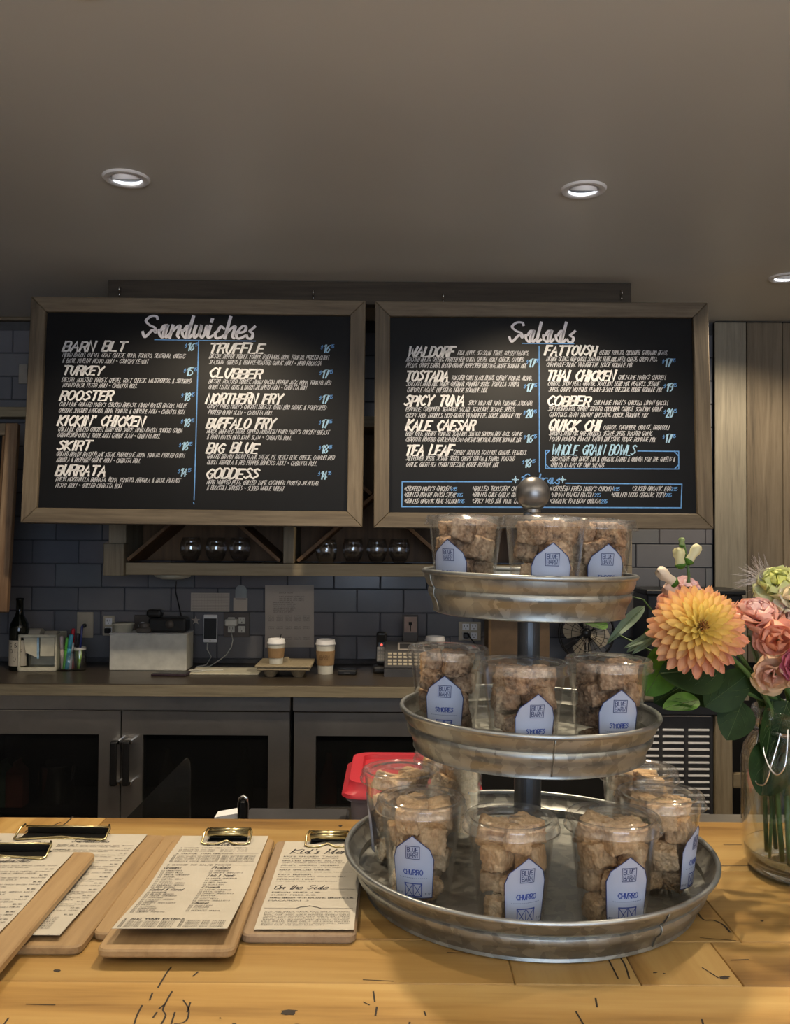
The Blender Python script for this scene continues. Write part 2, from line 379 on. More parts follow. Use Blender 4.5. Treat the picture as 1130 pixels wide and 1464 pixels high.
def ribbon(mb, P, hw, mp, brush=.4, mi=0):
    hw *= .5; n = len(P)
    if n < 2: return
    L = []; Rr = []
    for i in range(n):
        a = P[max(i-1, 0)]; b = P[min(i+1, n-1)]; dx, dy = b[0]-a[0], b[1]-a[1]; l = hypot(dx, dy) or 1e-9; dx /= l; dy /= l
        if 0 < i < n-1:      # keep the width through sharp corners
            a2 = (P[i][0]-P[i-1][0], P[i][1]-P[i-1][1]); l2 = hypot(*a2) or 1e-9
            k = 1/max(.5, abs((a2[0]*dx+a2[1]*dy)/l2))
        else: k = 1
        wd = hw*k*(1-brush*(abs(dx*.8+dy*-.2)))
        e = (-hw*.8 if i == 0 else hw*.8 if i == n-1 else 0)
        px, py = P[i][0]+dx*e, P[i][1]+dy*e
        L.append((px-dy*wd, py+dx*wd)); Rr.append((px+dy*wd, py-dx*wd))
    mb.add([mp(*q) for q in L]+[mp(*q) for q in Rr], [(i+n, i+1+n, i+1, i) for i in range(n-1)], mi)

# ------------------------------------------------------------------ setting: floor, walls, ceiling
XL, XR, YF, YB = -2.6, 2.4, -3.3, 3.9
struct(obj('floor', MB().box(XL, XR, YF, YB+.1, -.05, 0), mat=M_floor), 'dark wooden floor behind the bar')
# ceiling with square cut-outs for the downlights
xs = sorted({XL-.1, XR+.1} | {x+s for x, y in DOWN for s in (-.043, .043)}); ys = sorted({YF-.1, YB+.1} | {y+s for x, y in DOWN for s in (-.043, .043)})
m = MB()
for i in range(len(xs)-1):
    for j in range(len(ys)-1):
        a, b = (xs[i]+xs[i+1])/2, (ys[j]+ys[j+1])/2
        if any(abs(a-x) < .043 and abs(b-y) < .043 for x, y in DOWN): continue
        m.add([(xs[i], ys[j], CEIL), (xs[i+1], ys[j], CEIL), (xs[i+1], ys[j+1], CEIL), (xs[i], ys[j+1], CEIL)], [(0, 3, 2, 1)])
m.box(XL-.1, XR+.1, YF-.1, YB+.1, CEIL+.12, CEIL+.2)
struct(weld_auto(obj('ceiling', m, mat=M_ceil)), 'plain beige-grey painted ceiling')
struct(obj('wall_left', MB().box(XL-.1, XL, YF, YB, 0, CEIL), mat=M_wall))
struct(obj('wall_right', MB().box(XR, XR+.1, YF, YB, 0, CEIL), mat=M_wall))
m = MB(); m.box(XL, -1.2, YF-.1, YF, 0, CEIL).box(2.1, XR, YF-.1, YF, 0, CEIL).box(-1.2, 2.1, YF-.1, YF, 0, .6).box(-1.2, 2.1, YF-.1, YF, 2.3, CEIL)  # unseen front wall, its window opening is assumed
struct(obj('wall_front', m, mat=M_wall))
# back wall: tiles on grout, running bond
wb = MB().box(XL, XR, YB+.004, YB+.1, 0, CEIL)
wall = struct(obj('wall_back', wb, mat=M_grout), 'grey-blue glazed subway tile wall behind the counter')
row0 = CZ - (778.7-762-3.3)/F*YB        # a joint line
TH, TW = 33.45/F*YB, 66.3/F*YB
tm = MB().bb(-TW/2+.0016, TW/2-.0016, -.006, .004, -TH/2+.0016, TH/2-.0016, .0028, seg=1).mesh('tile', M_tile)
vx0 = (147-565)/F*YB
xend = at(1019, 600, YB).x
nt = 0
for k in range(-6, 9):
    zc = row0+TH*(k+.5)
    if zc-TH/2 < .87 or zc > CEIL-.03: continue
    off = 0 if k % 2 == 0 else TW/2
    for i in range(-4, 16):
        xc = vx0+off+TW*(i+.5)
        if xc+TW/2 > xend+.02 and xc-TW/2 < xend:
            if xend-(xc-TW/2) < .03: continue
            o = obj('tile', tm, wall, (((xc-TW/2)+xend)/2, YB, zc)); o.scale.x = (xend-xc+TW/2)/TW
        elif xc-TW/2 >= xend or xc < XL+.3: continue
        else: o = obj('tile', tm, wall, (xc, YB, zc))
        nt += 1
t = obj('pale_glossy_tile', MB().bb(-.021, .021, -.008, .003, -.045, .045, .002), wall, at(34, 535, YB-.004), mat=M_pale_gloss); t['label'] = 'small pale glossy tile'  # small pale glossy plate set on the tiles at the left
# picture-rail trim at the ceiling, left
a = at(-60, 451, 3.86)
struct(obj('trim_1', MB().bb(XL, -1.55, 3.868, 3.893, a.z-.018, CEIL-.001, .003), mat=M_frame))
struct(obj('trim_2', MB().bb(XL, -1.55, 3.80, 3.892, at(0, 597, 3.83).z, at(0, 583, 3.83).z, .003), mat=M_shelfw), 'pale wooden ledge on the tiled wall')
# vertical plank cladding on the right
x0 = xend+.004; wr = struct(obj('wall_panel', MB().box(x0, XR, YB-.03, YB+.003, .0, CEIL), mat=M_matte)); wr.name = 'trim_3'
wr['label'] = 'weathered vertical plank cladding right of the tiles'
px = [1020.5, 1066.5, 1118, 1170, 1218, 1270, 1330]
for i in range(len(px)-1):
    a = at(px[i], 640, YB-.03).x; b = at(px[i+1], 640, YB-.03).x
    if b > XR-.01: break
    obj('plank', MB().bb(-(b-a)/2+.002, (b-a)/2-.002, -.012, .0, 0, CEIL-.008-.9, .002), wr, ((a+b)/2, YB-.032+random.uniform(-.002, .002), .9), mat=M_panelA if i == 0 else M_panelB)

# ------------------------------------------------------------------ downlights
def downlight(x, y, label, tilt):
    t = thing('downlight', label, 'ceiling lamp', (x, y, CEIL), group='recessed ceiling downlights')
    m = MB().lathe([(.040, .004), (.041, -.003), (.046, -.006), (.058, -.0055), (.0625, -.001), (.0625, .001), (.040, .004)], 40)
    weld_auto(obj('trim_ring', m, t, mat=M_trim, smooth=True))
    weld_auto(obj('housing', MB().lathe([(.0405, .003), (.0405, .10), (.0, .10)], 32), t, mat=M_dgrey))
    g = obj('gimbal', MB().lathe([(.0375, -.006), (.0385, .004), (.034, .045), (.0, .05), (.0, .044), (.025, .040), (.031, .010), (.034, -.006), (.0375, -.006)], 32), t, (0, 0, .003), (tilt[0], tilt[1], 0), mat=M_trim, smooth=True)
    obj('lens', MB().lathe([(0, .004), (.029, .004), (.030, .008), (0, .012)], 24), g, mat=M_lens, smooth=True)
LL = ['recessed round downlight above the sandwich menu board', 'recessed round downlight above the salad menu board', 'recessed downlight cut off by the right edge, above the plank wall',
      'assumed downlight over the bar above the clipboards, outside the view', 'assumed downlight over the bar above the tiered stand, outside the view', 'assumed downlight over the bar above the flowers, outside the view']
for (x, y), lb in zip(DOWN, LL): downlight(x, y, lb, (R(22) if y > 2 else 0, 0))

# ------------------------------------------------------------------ header plank and menu boards
a = at(155, 400, 3.286); b = at(903, 404, 3.286)
hp = thing('header_plank', 'dark weathered plank fixed to the ceiling above both menu boards', 'wooden plank', ((a.x+b.x)/2, 3.31, CEIL-.088))
obj('plank', MB().bb(-(b.x-a.x)/2, (b.x-a.x)/2, -.024, .03, 0, .0865, .002), hp, mat=M_header)
for hx, hy in ((171, 415), (448, 420), (634, 425), (889, 420)):
    p = at(hx, hy, 3.27)
    pts = [(0, .024, .012), (0, .0, .012)]+[(.0, -.006-.007*sin(u), .004+.009*cos(u)) for u in np.linspace(.2, 4.0, 9)]+[(0, -.01, -.022)]
    obj('hook', MB().tube([(p.x-hp.location.x+q[0], p.y-hp.location.y+q[1]+.006, p.z-hp.location.z+q[2]) for q in pts], .0022, 6), hp, mat=M_chrome, smooth=True)

def homog(src, dst):
    A = []; B = []
    for (x, y), (u, v) in zip(src, dst):
        A += [[x, y, 1, 0, 0, 0, -u*x, -u*y], [0, 0, 0, x, y, 1, -v*x, -v*y]]; B += [u, v]
    h = np.linalg.solve(np.array(A), np.array(B))
    return lambda x, y: ((h[0]*x+h[1]*y+h[2])/(h[6]*x+h[7]*y+1), (h[3]*x+h[4]*y+h[5])/(h[6]*x+h[7]*y+1))
YT, YBt = 3.235, 3.185
def menu_board(corners, label, fw=.056):
    tl, tr, br, bl = corners
    P = [at(*tl, YT), at(*tr, YT), at(*br, YBt), at(*bl, YBt)]
    W = ((P[1]-P[0]).length+(P[2]-P[3]).length)/2; H = ((P[0]-P[3]).length+(P[1]-P[2]).length)/2
    cb = (P[2]+P[3])/2; dx = (P[1]+P[2]-P[0]-P[3])
    t = thing('menu_board', label, 'menu board', cb, (-math.asin((YT-YBt)/H), -atan2(dx.z, dx.x), 0), group='chalk menu boards hanging from the plank')
    obj('panel', MB().box(-W/2+fw*.7, W/2-fw*.7, .006, .014, fw*.7, H-fw*.7), t, mat=M_chalk)
    w2 = W/2; D0, D1 = -.012, .022
    def rail(poly, mt):
        o = obj('frame_rail', MB().prism(poly, D0, D1), t, mat=mt)
        bv = o.modifiers.new('b', 'BEVEL'); bv.width = .0025; bv.segments = 1
    rail([(-w2, H), (w2, H), (w2-fw, H-fw), (-w2+fw, H-fw)], M_frame); rail([(-w2, 0), (-w2+fw, fw), (w2-fw, fw), (w2, 0)], M_frame)
    g = .0006
    rail([(-w2, 0+g), (-w2, H-g), (-w2+fw-g, H-fw), (-w2+fw-g, fw)], M_frame_z); rail([(w2, g), (w2-fw+g, fw), (w2-fw+g, H-fw), (w2, H-g)], M_frame_z)
    L = homog(corners, [(-w2, H), (w2, H), (w2, 0), (-w2, 0)])
    return t, L, W, H, W/480.0
def letters(t, L, ppx, items, name, mt, depth, **kw):
    for (s, x, y, wd, h) in items:
        mb = MB(); u, v = L(x, y); text(mb, s, u, v, h*ppx, wd*ppx if wd else None, mp=lambda a, b: (a, depth, b), **kw)
        obj(name, mb, t, mat=mt)
def lines(t, L, segs, name, mt, wpx, ppx, depth=.0052):
    mb = MB()
    for s in segs: ribbon(mb, [L(*p) for p in s], wpx*ppx, lambda a, b: (a, depth, b), 0)
    return obj(name, mb, t, mat=mt)
# --- sandwiches
t, L, W, H, pp = menu_board([(47, 424), (522, 432), (519, 753), (30, 749)], 'black chalk menu board headed Sandwiches in weathered wood frame')
z = lambda x0, x1, y: (30+x0/2.26, 420+y/2.26, (x1-x0)/2.26)
I = lambda s, x0, x1, y, h: (s,)+z(x0, x1, y)+(h,)
heads = [I('BARN BLT', 135, 338, 180, 13.5), I('TURKEY', 133, 262, 258, 12.5), I('ROOSTER', 125, 292, 340, 13), I("KICKIN' CHICKEN", 117, 392, 423, 13.5), I('SKIRT', 115, 222, 502, 13), I('BURRATA', 110, 268, 585, 13.5),
 I('TRUFFLE', 608, 785, 188, 13.5), I('CLUBBER', 610, 778, 268, 13), I('NORTHERN FRY', 600, 842, 350, 13.5), I('BUFFALO FRY', 602, 818, 431, 13.5), I('BIG BLUE', 602, 765, 511, 13.5), I('GODDESS', 600, 765, 594, 13.5)]
desc = [I('NIMAN BACON, CHEVEL GOAT CHEESE, ROMA TOMATO, SEASONAL GREENS', 133, 530, 200, 6), I('& BASIL PINENUT PESTO AIOLI ~ COUNTRY LEVAIN', 133, 408, 219, 6),
 I('DIESTEL ROASTED TURKEY, CHEVEL GOAT CHEESE, WATERCRESS, & SUNDRIED', 131, 548, 281, 6), I('TOMATO-BASIL PESTO AIOLI ~ CIABATTA ROLL', 131, 374, 299, 6),
 I("CHILI-LIME GRILLED MARY'S CHICKEN BREAST, NIMAN RANCH BACON, WHITE", 122, 533, 361, 6), I('CHEDDAR, SMASHED AVOCADO, ROMA TOMATO, & CHIPOTLE AIOLI ~ CIABATTA ROLL', 120, 528, 381, 6),
 I('CHILI-LIME GRILLED CHICKEN, BARN BBQ SAUCE, NIMAN BACON, SMOKED GOUDA', 118, 518, 442, 6), I('CARAMELIZED ONION & THYME AIOLI CARROT SLAW ~ CIABATTA ROLL', 116, 446, 461, 6),
 I('GRILLED BRANDT RANCH FLANK STEAK, PROVOLONE, ROMA TOMATO, PICKLED ONION,', 112, 524, 523, 6), I('ARUGULA & ROSEMARY-GARLIC AIOLI ~ CIABATTA ROLL', 112, 381, 542, 6),
 I('FRESH MOZZARELLA BURRATA, ROMA TOMATO, ARUGULA & BASIL-PINENUT', 110, 508, 605, 6), I('PESTO AIOLI ~ GRILLED CIABATTA ROLL', 110, 324, 625, 6),
 I("DIESTEL PEPPER TURKEY, FOURME D'AFFINOIS, ROMA TOMATO, PICKLED ONION,", 610, 998, 206, 6), I('SEASONAL GREENS & TRUFFLE-ROASTED GARLIC AIOLI ~ HERB FOCACCIA', 610, 972, 225, 6),
 I('DIESTEL ROASTED TURKEY, NIMAN BACON, PEPPER JACK, ROMA TOMATO, RED', 608, 1002, 287, 6), I('ONION, LITTLE GEMS, & BACON-JALAPENO AIOLI ~ CIABATTA ROLL', 608, 927, 305, 6),
 I("CRISPY FRIED MARY'S CHICKEN BREAST, BARN BBQ SAUCE, & POPPYSEED-", 603, 990, 368, 6), I('PICKLED ONION SLAW ~ CIABATTA ROLL', 607, 814, 387, 6),
 I("HOUSE BUFFALO SAUCE DIPPED NORTHERN FRIED MARY'S CHICKEN BREAST", 603, 996, 448, 6), I('& BARN RANCH DINO KALE SLAW ~ CIABATTA ROLL', 603, 874, 467, 6),
 I('GRILLED BRANDT RANCH FLANK STEAK, PT. REYES BLUE CHEESE, CARAMELIZED', 603, 1011, 530, 6), I('ONION, ARUGULA & RED PEPPER ROMESCO AIOLI ~ CIABATTA ROLL', 603, 955, 549, 6),
 I('HERB WHIPPED FETA, GRILLED TOFU, CUCUMBER, PICKLED JALAPENO,', 603, 960, 613, 6), I('& BROCCOLI SPROUTS ~ SLICED WHOLE WHEAT', 603, 849, 632, 6)]
pr = []; pr2 = []
def price(n, x, y, sx=1):
    pr.append(I(n, x+8, x+28, y, 11.5)); pr2.append(I('$', x, x+6, y-10, 5)); pr2.append(I('95', x+32, x+42, y-14, 5))
for n, x, y in (('16', 532, 181), ('15', 528, 262), ('18', 520, 343), ('18', 519, 427), ('18', 513, 503), ('14', 509, 588), ('16', 969, 188), ('17', 965, 270), ('17', 965, 351), ('17', 964, 430), ('18', 964, 512), ('14', 962, 596)): price(n, x, y)
HK = dict(pen=.245, shear=.33, jit=.05, brush=.35, adv=1.0)
letters(t, L, pp, heads, 'item_lettering', M_white, .0052, **HK)
letters(t, L, pp, desc, 'description_lettering', M_desc, .0052, pen=.145, shear=.35, jit=.06, n=2)
letters(t, L, pp, pr, 'price_lettering', M_pale, .0052, pen=.17, shear=.2)
letters(t, L, pp, pr2, 'price_lettering', M_blue, .0052, pen=.18, shear=.2, n=2)
letters(t, L, pp, [('Sandwiches', 203, 480.5, 158, 27)], 'title_lettering', M_title, .0050, pen=.175, shear=.25, script=True, brush=.4, n=7)
lines(t, L, [[(222, 484.6), (366, 487)]], 'title_underline', M_blue, 1.1, pp)
lines(t, L, [[(285, 486), (283, 560), (281, 640), (278.7, 714)], [(278, 718), (278.6, 720)]], 'divider_line', M_blue, 1.5, pp)
# --- salads
t, L, W, H, pp = menu_board([(537, 432), (1012, 434), (1019, 757), (535, 755)], 'black chalk menu board headed Salads behind the ball finial')
z = lambda x0, x1, y: (530+x0/2.26, 420+y/2.26, (x1-x0)/2.26)
heads = [I('WALDORF', 120, 270, 201, 14), I('TOSTADA', 112, 250, 281, 14), I('SPICY TUNA', 110, 302, 361, 14), I('KALE CAESAR', 115, 335, 440, 14), I('TEA LEAF', 112, 264, 520, 13.5),
 I('FATTOUSH', 565, 730, 197, 13.5), I('THAI CHICKEN', 570, 790, 279, 14), I('COBBER', 572, 710, 361, 13.5), I('QUICK CHI', 577, 742, 441, 14.5)]
D = lambda s, x0, x1, y: I(s, x0, x1, y, 6.2)
desc = [D('FUJI APPLE, SEASONAL FRUIT, GOLDEN RAISINS,', 283, 513, 197), D('ROASTED BEETS, CELERY, PICKLED RED ONION, CHEVEL GOAT CHEESE, CANDIED', 116, 497, 217), D('PECANS, CRISPY FARRO, BLOOD ORANGE POPPYSEED DRESSING, HOUSE ROMAINE MIX', 116, 504, 237),
 D('TOASTED CORN, BLACK BEANS, CHERRY TOMATO, JICAMA,', 262, 524, 277), D('SCALLION, HERB MIX, WHITE CHEDDAR, PUMPKIN SEEDS, TORTILLA STRIPS,', 116, 482, 297), D('CHIPOTLE-AGAVE DRESSING, HOUSE ROMAINE MIX', 118, 376, 317),
 D('SPICY WILD AHI TUNA TARTARE, AVOCADO,', 316, 524, 359), D('EDAMAME, CUCUMBER, SEAWEED SALAD, SCALLION, SESAME SEEDS,', 114, 467, 379), D('CRISPY SOBA NOODLES, MISO-GINGER VINAIGRETTE, HOUSE ROMAINE MIX', 114, 484, 399),
 D('BABY KALE, CHERRY TOMATO, SCALLION, SHAVED SONOMA DRY JACK, GARLIC', 114, 489, 458), D('CROUTONS, ROASTED GARLIC-PARMESAN CAESAR DRESSING, HOUSE ROMAINE MIX', 114, 486, 477),
 D('CHERRY TOMATO, SCALLION, ORANGE, PEANUTS,', 268, 504, 519), D('SUNFLOWER SEEDS, SESAME SEEDS, CRISPY QUINOA & FARRO, TOASTED', 115, 464, 538), D('GARLIC, GREEN-TEA LEMON DRESSING, HOUSE ROMAINE MIX', 115, 411, 558),
 D('CHERRY TOMATO, CUCUMBER, GARBANZO BEANS,', 741, 963, 196), D('NICOISE OLIVES, RED ONION, SCALLION, HERB MIX, FETA CHEESE, CRISPY PITA,', 570, 931, 216), D('CHAMPAGNE-SUMAC VINAIGRETTE, HOUSE ROMAINE MIX', 570, 849, 235),
 D("CHILI-LIME MARY'S CHICKEN,", 802, 957, 276), D('CARROT, SNOW PEAS, ORANGE, SCALLION, HERB MIX, PEANUTS, SESAME', 574, 936, 296), D('SEEDS, CRISPY WONTONS, PEANUT-SESAME DRESSING, HOUSE ROMAINE MIX', 577, 944, 315),
 D("CHILI-LIME MARY'S CHICKEN, NIMAN BACON,", 722, 964, 358), D('SOFT-BOILED EGG, CHERRY TOMATO, CUCUMBER, CARROT, SCALLION, GARLIC', 575, 944, 378), D('CROUTONS, BARN "RANCH" DRESSING, HOUSE ROMAINE MIX', 578, 897, 397),
 D('CARROT, CUCUMBER, ORANGE, BROCCOLI', 753, 966, 438), D('SPROUTS, HERB MIX, RICE NOODLES, SESAME SEEDS, TOASTED GARLIC,', 578, 912, 457), D('PONZU POWDER, KIM-CHI TAHINI DRESSING, HOUSE ROMAINE MIX', 580, 921, 476),
 D('SUBSTITUTE OUR HOUSE MIX & ORGANIC FARRO & QUINOA FOR THE GREENS &', 583, 984, 540), D('CRUNCH IN ANY OF OUR SALADS', 583, 754, 560),
 D("*CHOPPED MARY'S CHICKEN", 108, 256, 636), D('*GRILLED BRANDT RANCH STEAK', 108, 274, 656), D('*GRILLED ORGANIC KING SALMON', 108, 280, 676), D('*GRILLED "ROOSTER" CHICKEN', 328, 500, 636), D('*GRILLED CHILE-GARLIC GULF SHRIMP', 328, 520, 656), D('*SPICY WILD AHI TUNA TARTARE', 328, 510, 676),
 D("*NORTHERN FRIED MARY'S CHICKEN", 578, 782, 636), D('*NIMAN RANCH BACON', 583, 718, 656), D('*ORGANIC RAINBOW QUINOA', 578, 742, 676), D('*SLICED ORGANIC EGG', 845, 970, 636), D('*GRILLED HODO ORGANIC TOFU', 778, 950, 656)]
pr = []; pr2 = []
for n, x, y in (('17', 505, 235), ('17', 497, 315), ('20', 496, 400), ('16', 496, 480), ('18', 491, 560), ('17', 946, 234), ('19', 950, 314), ('20', 950, 398), ('17', 946, 479)): price(n, x, y)
letters(t, L, pp, heads, 'item_lettering', M_white, .0052, **HK)
letters(t, L, pp, desc, 'description_lettering', M_desc, .0052, pen=.145, shear=.35, jit=.06, n=2)
letters(t, L, pp, pr, 'price_lettering', M_pale, .0052, pen=.18, shear=.2)
small = [I(s, x, x+20, y, 5) for s, x, y in (('695', 260, 636), ('995', 278, 656), ('895', 284, 676), ('895', 786, 636), ('395', 724, 656), ('295', 746, 676), ('295', 973, 636), ('395', 954, 656))]
letters(t, L, pp, pr2+small, 'price_lettering', M_blue, .0052, pen=.18, shear=.2, n=2)
letters(t, L, pp, [I('WHOLE GRAIN BOWLS', 585, 855, 520, 14)], 'item_lettering', M_pale, .0050, pen=.16, shear=.3, jit=.04)
letters(t, L, pp, [('Salads', 728, 488, 92, 25)], 'title_lettering', M_title, .0050, pen=.175, shear=.25, script=True, brush=.4, n=7)
lines(t, L, [[(748, 490.5), (822, 491)]], 'title_underline', M_blue, 1.3, pp)
letters(t, L, pp, [('Extras', 745, 691, 54, 12)], 'title_lettering', M_blue, .0050, pen=.19, shear=.25, script=True, brush=.5, n=6)
q = lambda x, y: (530+x/2.26, 420+y/2.26)
S = [[q(547, 168), q(547, 575)], [q(103, 607), q(458, 607)], [q(632, 612), q(1008, 615)], [q(1008, 615), q(1005, 691)], [q(1005, 691), q(102, 688)], [q(102, 688), q(103, 607)],
     [q(567, 506), q(580, 506)], [q(866, 508), q(998, 509)], [q(998, 509), q(998, 566)], [q(998, 566), q(567, 564)], [q(567, 564), q(567, 506)], [q(983, 508), q(998, 524)], [q(567, 550), q(580, 564)], [q(567, 520), q(580, 506)], [q(984, 566), q(998, 552)]]
lines(t, L, S, 'border_line', M_blue, 1.5, pp)
st = []
for cx, cy in ((470, 600), (622, 600)):
    for an in range(0, 180, 45):
        r = 11 if an % 90 == 0 else 6
        st.append([q(cx-r*cos(R(an)), cy-r*sin(R(an))), q(cx+r*cos(R(an)), cy+r*sin(R(an)))])
for k_ in (0, 4): lines(t, L, st[k_:k_+4], 'star_ornament', M_pale, 1.1, pp)
# --- third board, cut off at the left edge
a = at(29.5, 606, 3.45); b = at(19.5, 878, 3.36)
t = thing('menu_board', 'reddish-framed black board cut off at the left edge', 'menu board', (a.x-.62, 3.36, b.z), (-math.asin(.09/(a.z-b.z)), R(-.6), 0))
Hh = a.z-b.z; m = MB()
obj('panel', MB().box(-.56, .575, .008, .014, .04, Hh-.04), t, mat=M_chalk)
M_redw = wood('reddish_frame_wood', (.05, .025, .012), (.20, .115, .06), (.40, .29, .18), 'Z', fine=50)
obj('frame_rail', MB().bb(.572, .62, -.01, .02, 0, Hh, .003), t, mat=M_redw); obj('frame_rail', MB().bb(-.62, -.572, -.01, .02, 0, Hh, .003), t, mat=M_shelfz)
obj('frame_rail', MB().bb(-.571, .571, -.01, .02, 0, .048, .003), t, mat=M_frame); obj('frame_rail', MB().bb(-.571, .571, -.01, .02, Hh-.048, Hh, .003), t, mat=M_frame)
obj('inner_moulding', MB().bb(.56, .5715, -.004, .02, .049, Hh-.049, .002), t, mat=M_shelfin)

# ------------------------------------------------------------------ wall shelf with glass rack
YS = 3.60
xl, xr = at(150, 815, YS).x, at(905, 815, YS).x
zb = at(400, 824.5, YS).z; zt = at(400, 610, YS).z; zr = at(400, 806, YS).z
sh = thing('wall_shelf', 'pale wooden wall rack with crossed dividers below the menu boards', 'shelf', (xl, 3.89, zb))
def sp(name, x0, x1, y0, y1, z0, z1, mt, b=.002): return obj(name, MB().bb(x0-xl, x1-xl, y0-3.89, y1-3.89, z0-zb, z1-zb, b), sh, mat=mt)
sp('bottom_rail', at(179.5, 815, YS).x, xr-.002, YS, YS+.03, zb+.003, zr, M_shelfw)
sp('bottom_board', xl+.004, xr-.004, YS+.031, 3.888, zb+.004, zr-.004, M_shelfw)
sp('end_block', xl, at(179, 815, YS).x, YS-.022, YS+.06, zb, at(160, 777, YS-.022).z, M_shelfz)
sp('side_panel', xl+.004, xl+.075, YS+.03, 3.888, zr+.001, zt, M_shelfz); sp('side_panel', xr-.075, xr-.002, YS+.002, 3.888, zr+.001, zt, M_shelfz)
sp('top_board', xl, xr, YS-.002, 3.888, zt+.001, zt+.045, M_shelfw)
sp('back_panel', xl+.076, xr-.076, 3.872, 3.888, zr+.001, zt, M_shelfin)
bays = []
posts = [(at(405, 780, YS).x, at(420.5, 780, YS).x), (at(645, 780, YS).x, at(660, 780, YS).x)]
for a, b in posts: sp('divider', a, b, YS+.004, 3.87, zr+.001, zt-.001, M_shelfz)
edges = [(xl+.077, posts[0][0]-.002), (posts[0][1]+.002, posts[1][0]-.002), (posts[1][1]+.002, xr-.077)]
for a, b in edges:
    w_, h_ = b-a, zt-zr; cx = (a+b)/2; cz = (zt+zr)/2; Lh = hypot(w_, h_)/2-.016; an = atan2(h_, w_)
    for sgn in (1, -1):
        if sgn == 1: o = obj('cross_slat', MB().bb(-Lh, Lh, YS+.006-3.89, -.022, -.007, .007, .001), sh, (cx-xl, 0, cz-zb), (0, -an, 0), mat=M_shelfin)
        else:
            for s2 in (-1, 1):
                o = obj('cross_slat', MB().bb(.010, Lh, YS+.006-3.89, -.022, -.007, .007, .001), sh, (cx-xl, 0, cz-zb), (0, an+(pi if s2 < 0 else 0), 0), mat=M_shelfin)
# glasses
def tumbler_mesh():
    p = [(0, .002), (.022, .0015), (.026, .004), (.041, .028), (.0455, .052), (.043, .078), (.036, .102), (.0352, .102), (.042, .078), (.0443, .052), (.040, .030), (.025, .009), (0, .008)]
    return MB().lathe(p, 28).mesh('tumbler', M_tumbler, True)
TU = tumbler_mesh()
gl = ['leftmost of the three round glasses on the left shelf tray', 'middle of the three round glasses on the left shelf tray', 'rightmost of the three round glasses on the left shelf tray',
      'round glass left of the tray, leftmost in the centre shelf bay', 'left glass on the tray in the centre shelf bay', 'middle glass on the tray in the centre shelf bay', 'rightmost glass on the tray in the centre shelf bay']
for i, (x, y) in enumerate(((273, 3.70), (309, 3.70), (343, 3.70), (467, 3.67), (505, 3.71), (539, 3.71), (571, 3.71))):
    on = .0055 if i != 3 else .0005
    o = obj('stemless_glass', TU, None, (at(x, 800, y).x, y, zr-.003+on)); tag(o, gl[i], 'glass', 'stemless glasses on the wall shelf')
for x0, x1, lb in ((248, 372, 'thin black tray under the three left shelf glasses'), (487, 590, 'thin black tray under the centre shelf glasses')):
    xa, xb = at(x0, 800, 3.70).x, at(x1, 800, 3.70).x
    tag(obj('shelf_tray', MB().bb(-(xb-xa)/2, (xb-xa)/2, -.055, .055, 0, .005, .002), None, ((xa+xb)/2, 3.705, zr-.0035), mat=M_matte), lb, 'tray', 'black trays on the wall shelf')
o = tag(obj('puck_light', MB().lathe([(0, .012), (.0, -.010), (.045, -.009), (.074, .0), (.078, .012), (0, .012)], 36), None, (at(247, 826, 3.74).x, 3.74, zb-.0105), mat=M_cream, smooth=True), 'round cream puck light fixed under the wall shelf', 'lamp')
p0 = at(252, 832, 3.74)
cord = [at(252, 831, 3.74), at(251, 846, 3.76), at(255, 862, 3.83), at(259, 880, 3.86), at(262, 895, 3.87), at(272, 908, 3.87), at(277, 922, 3.85), at(274, 935, 3.84)]
cord[-1].z = CZ-.576+.01
tag(obj('lamp_cord', MB().tube(cord, .003, 6), mat=M_black, smooth=True), 'black cord hanging from puck light down to the worktop', 'cord')

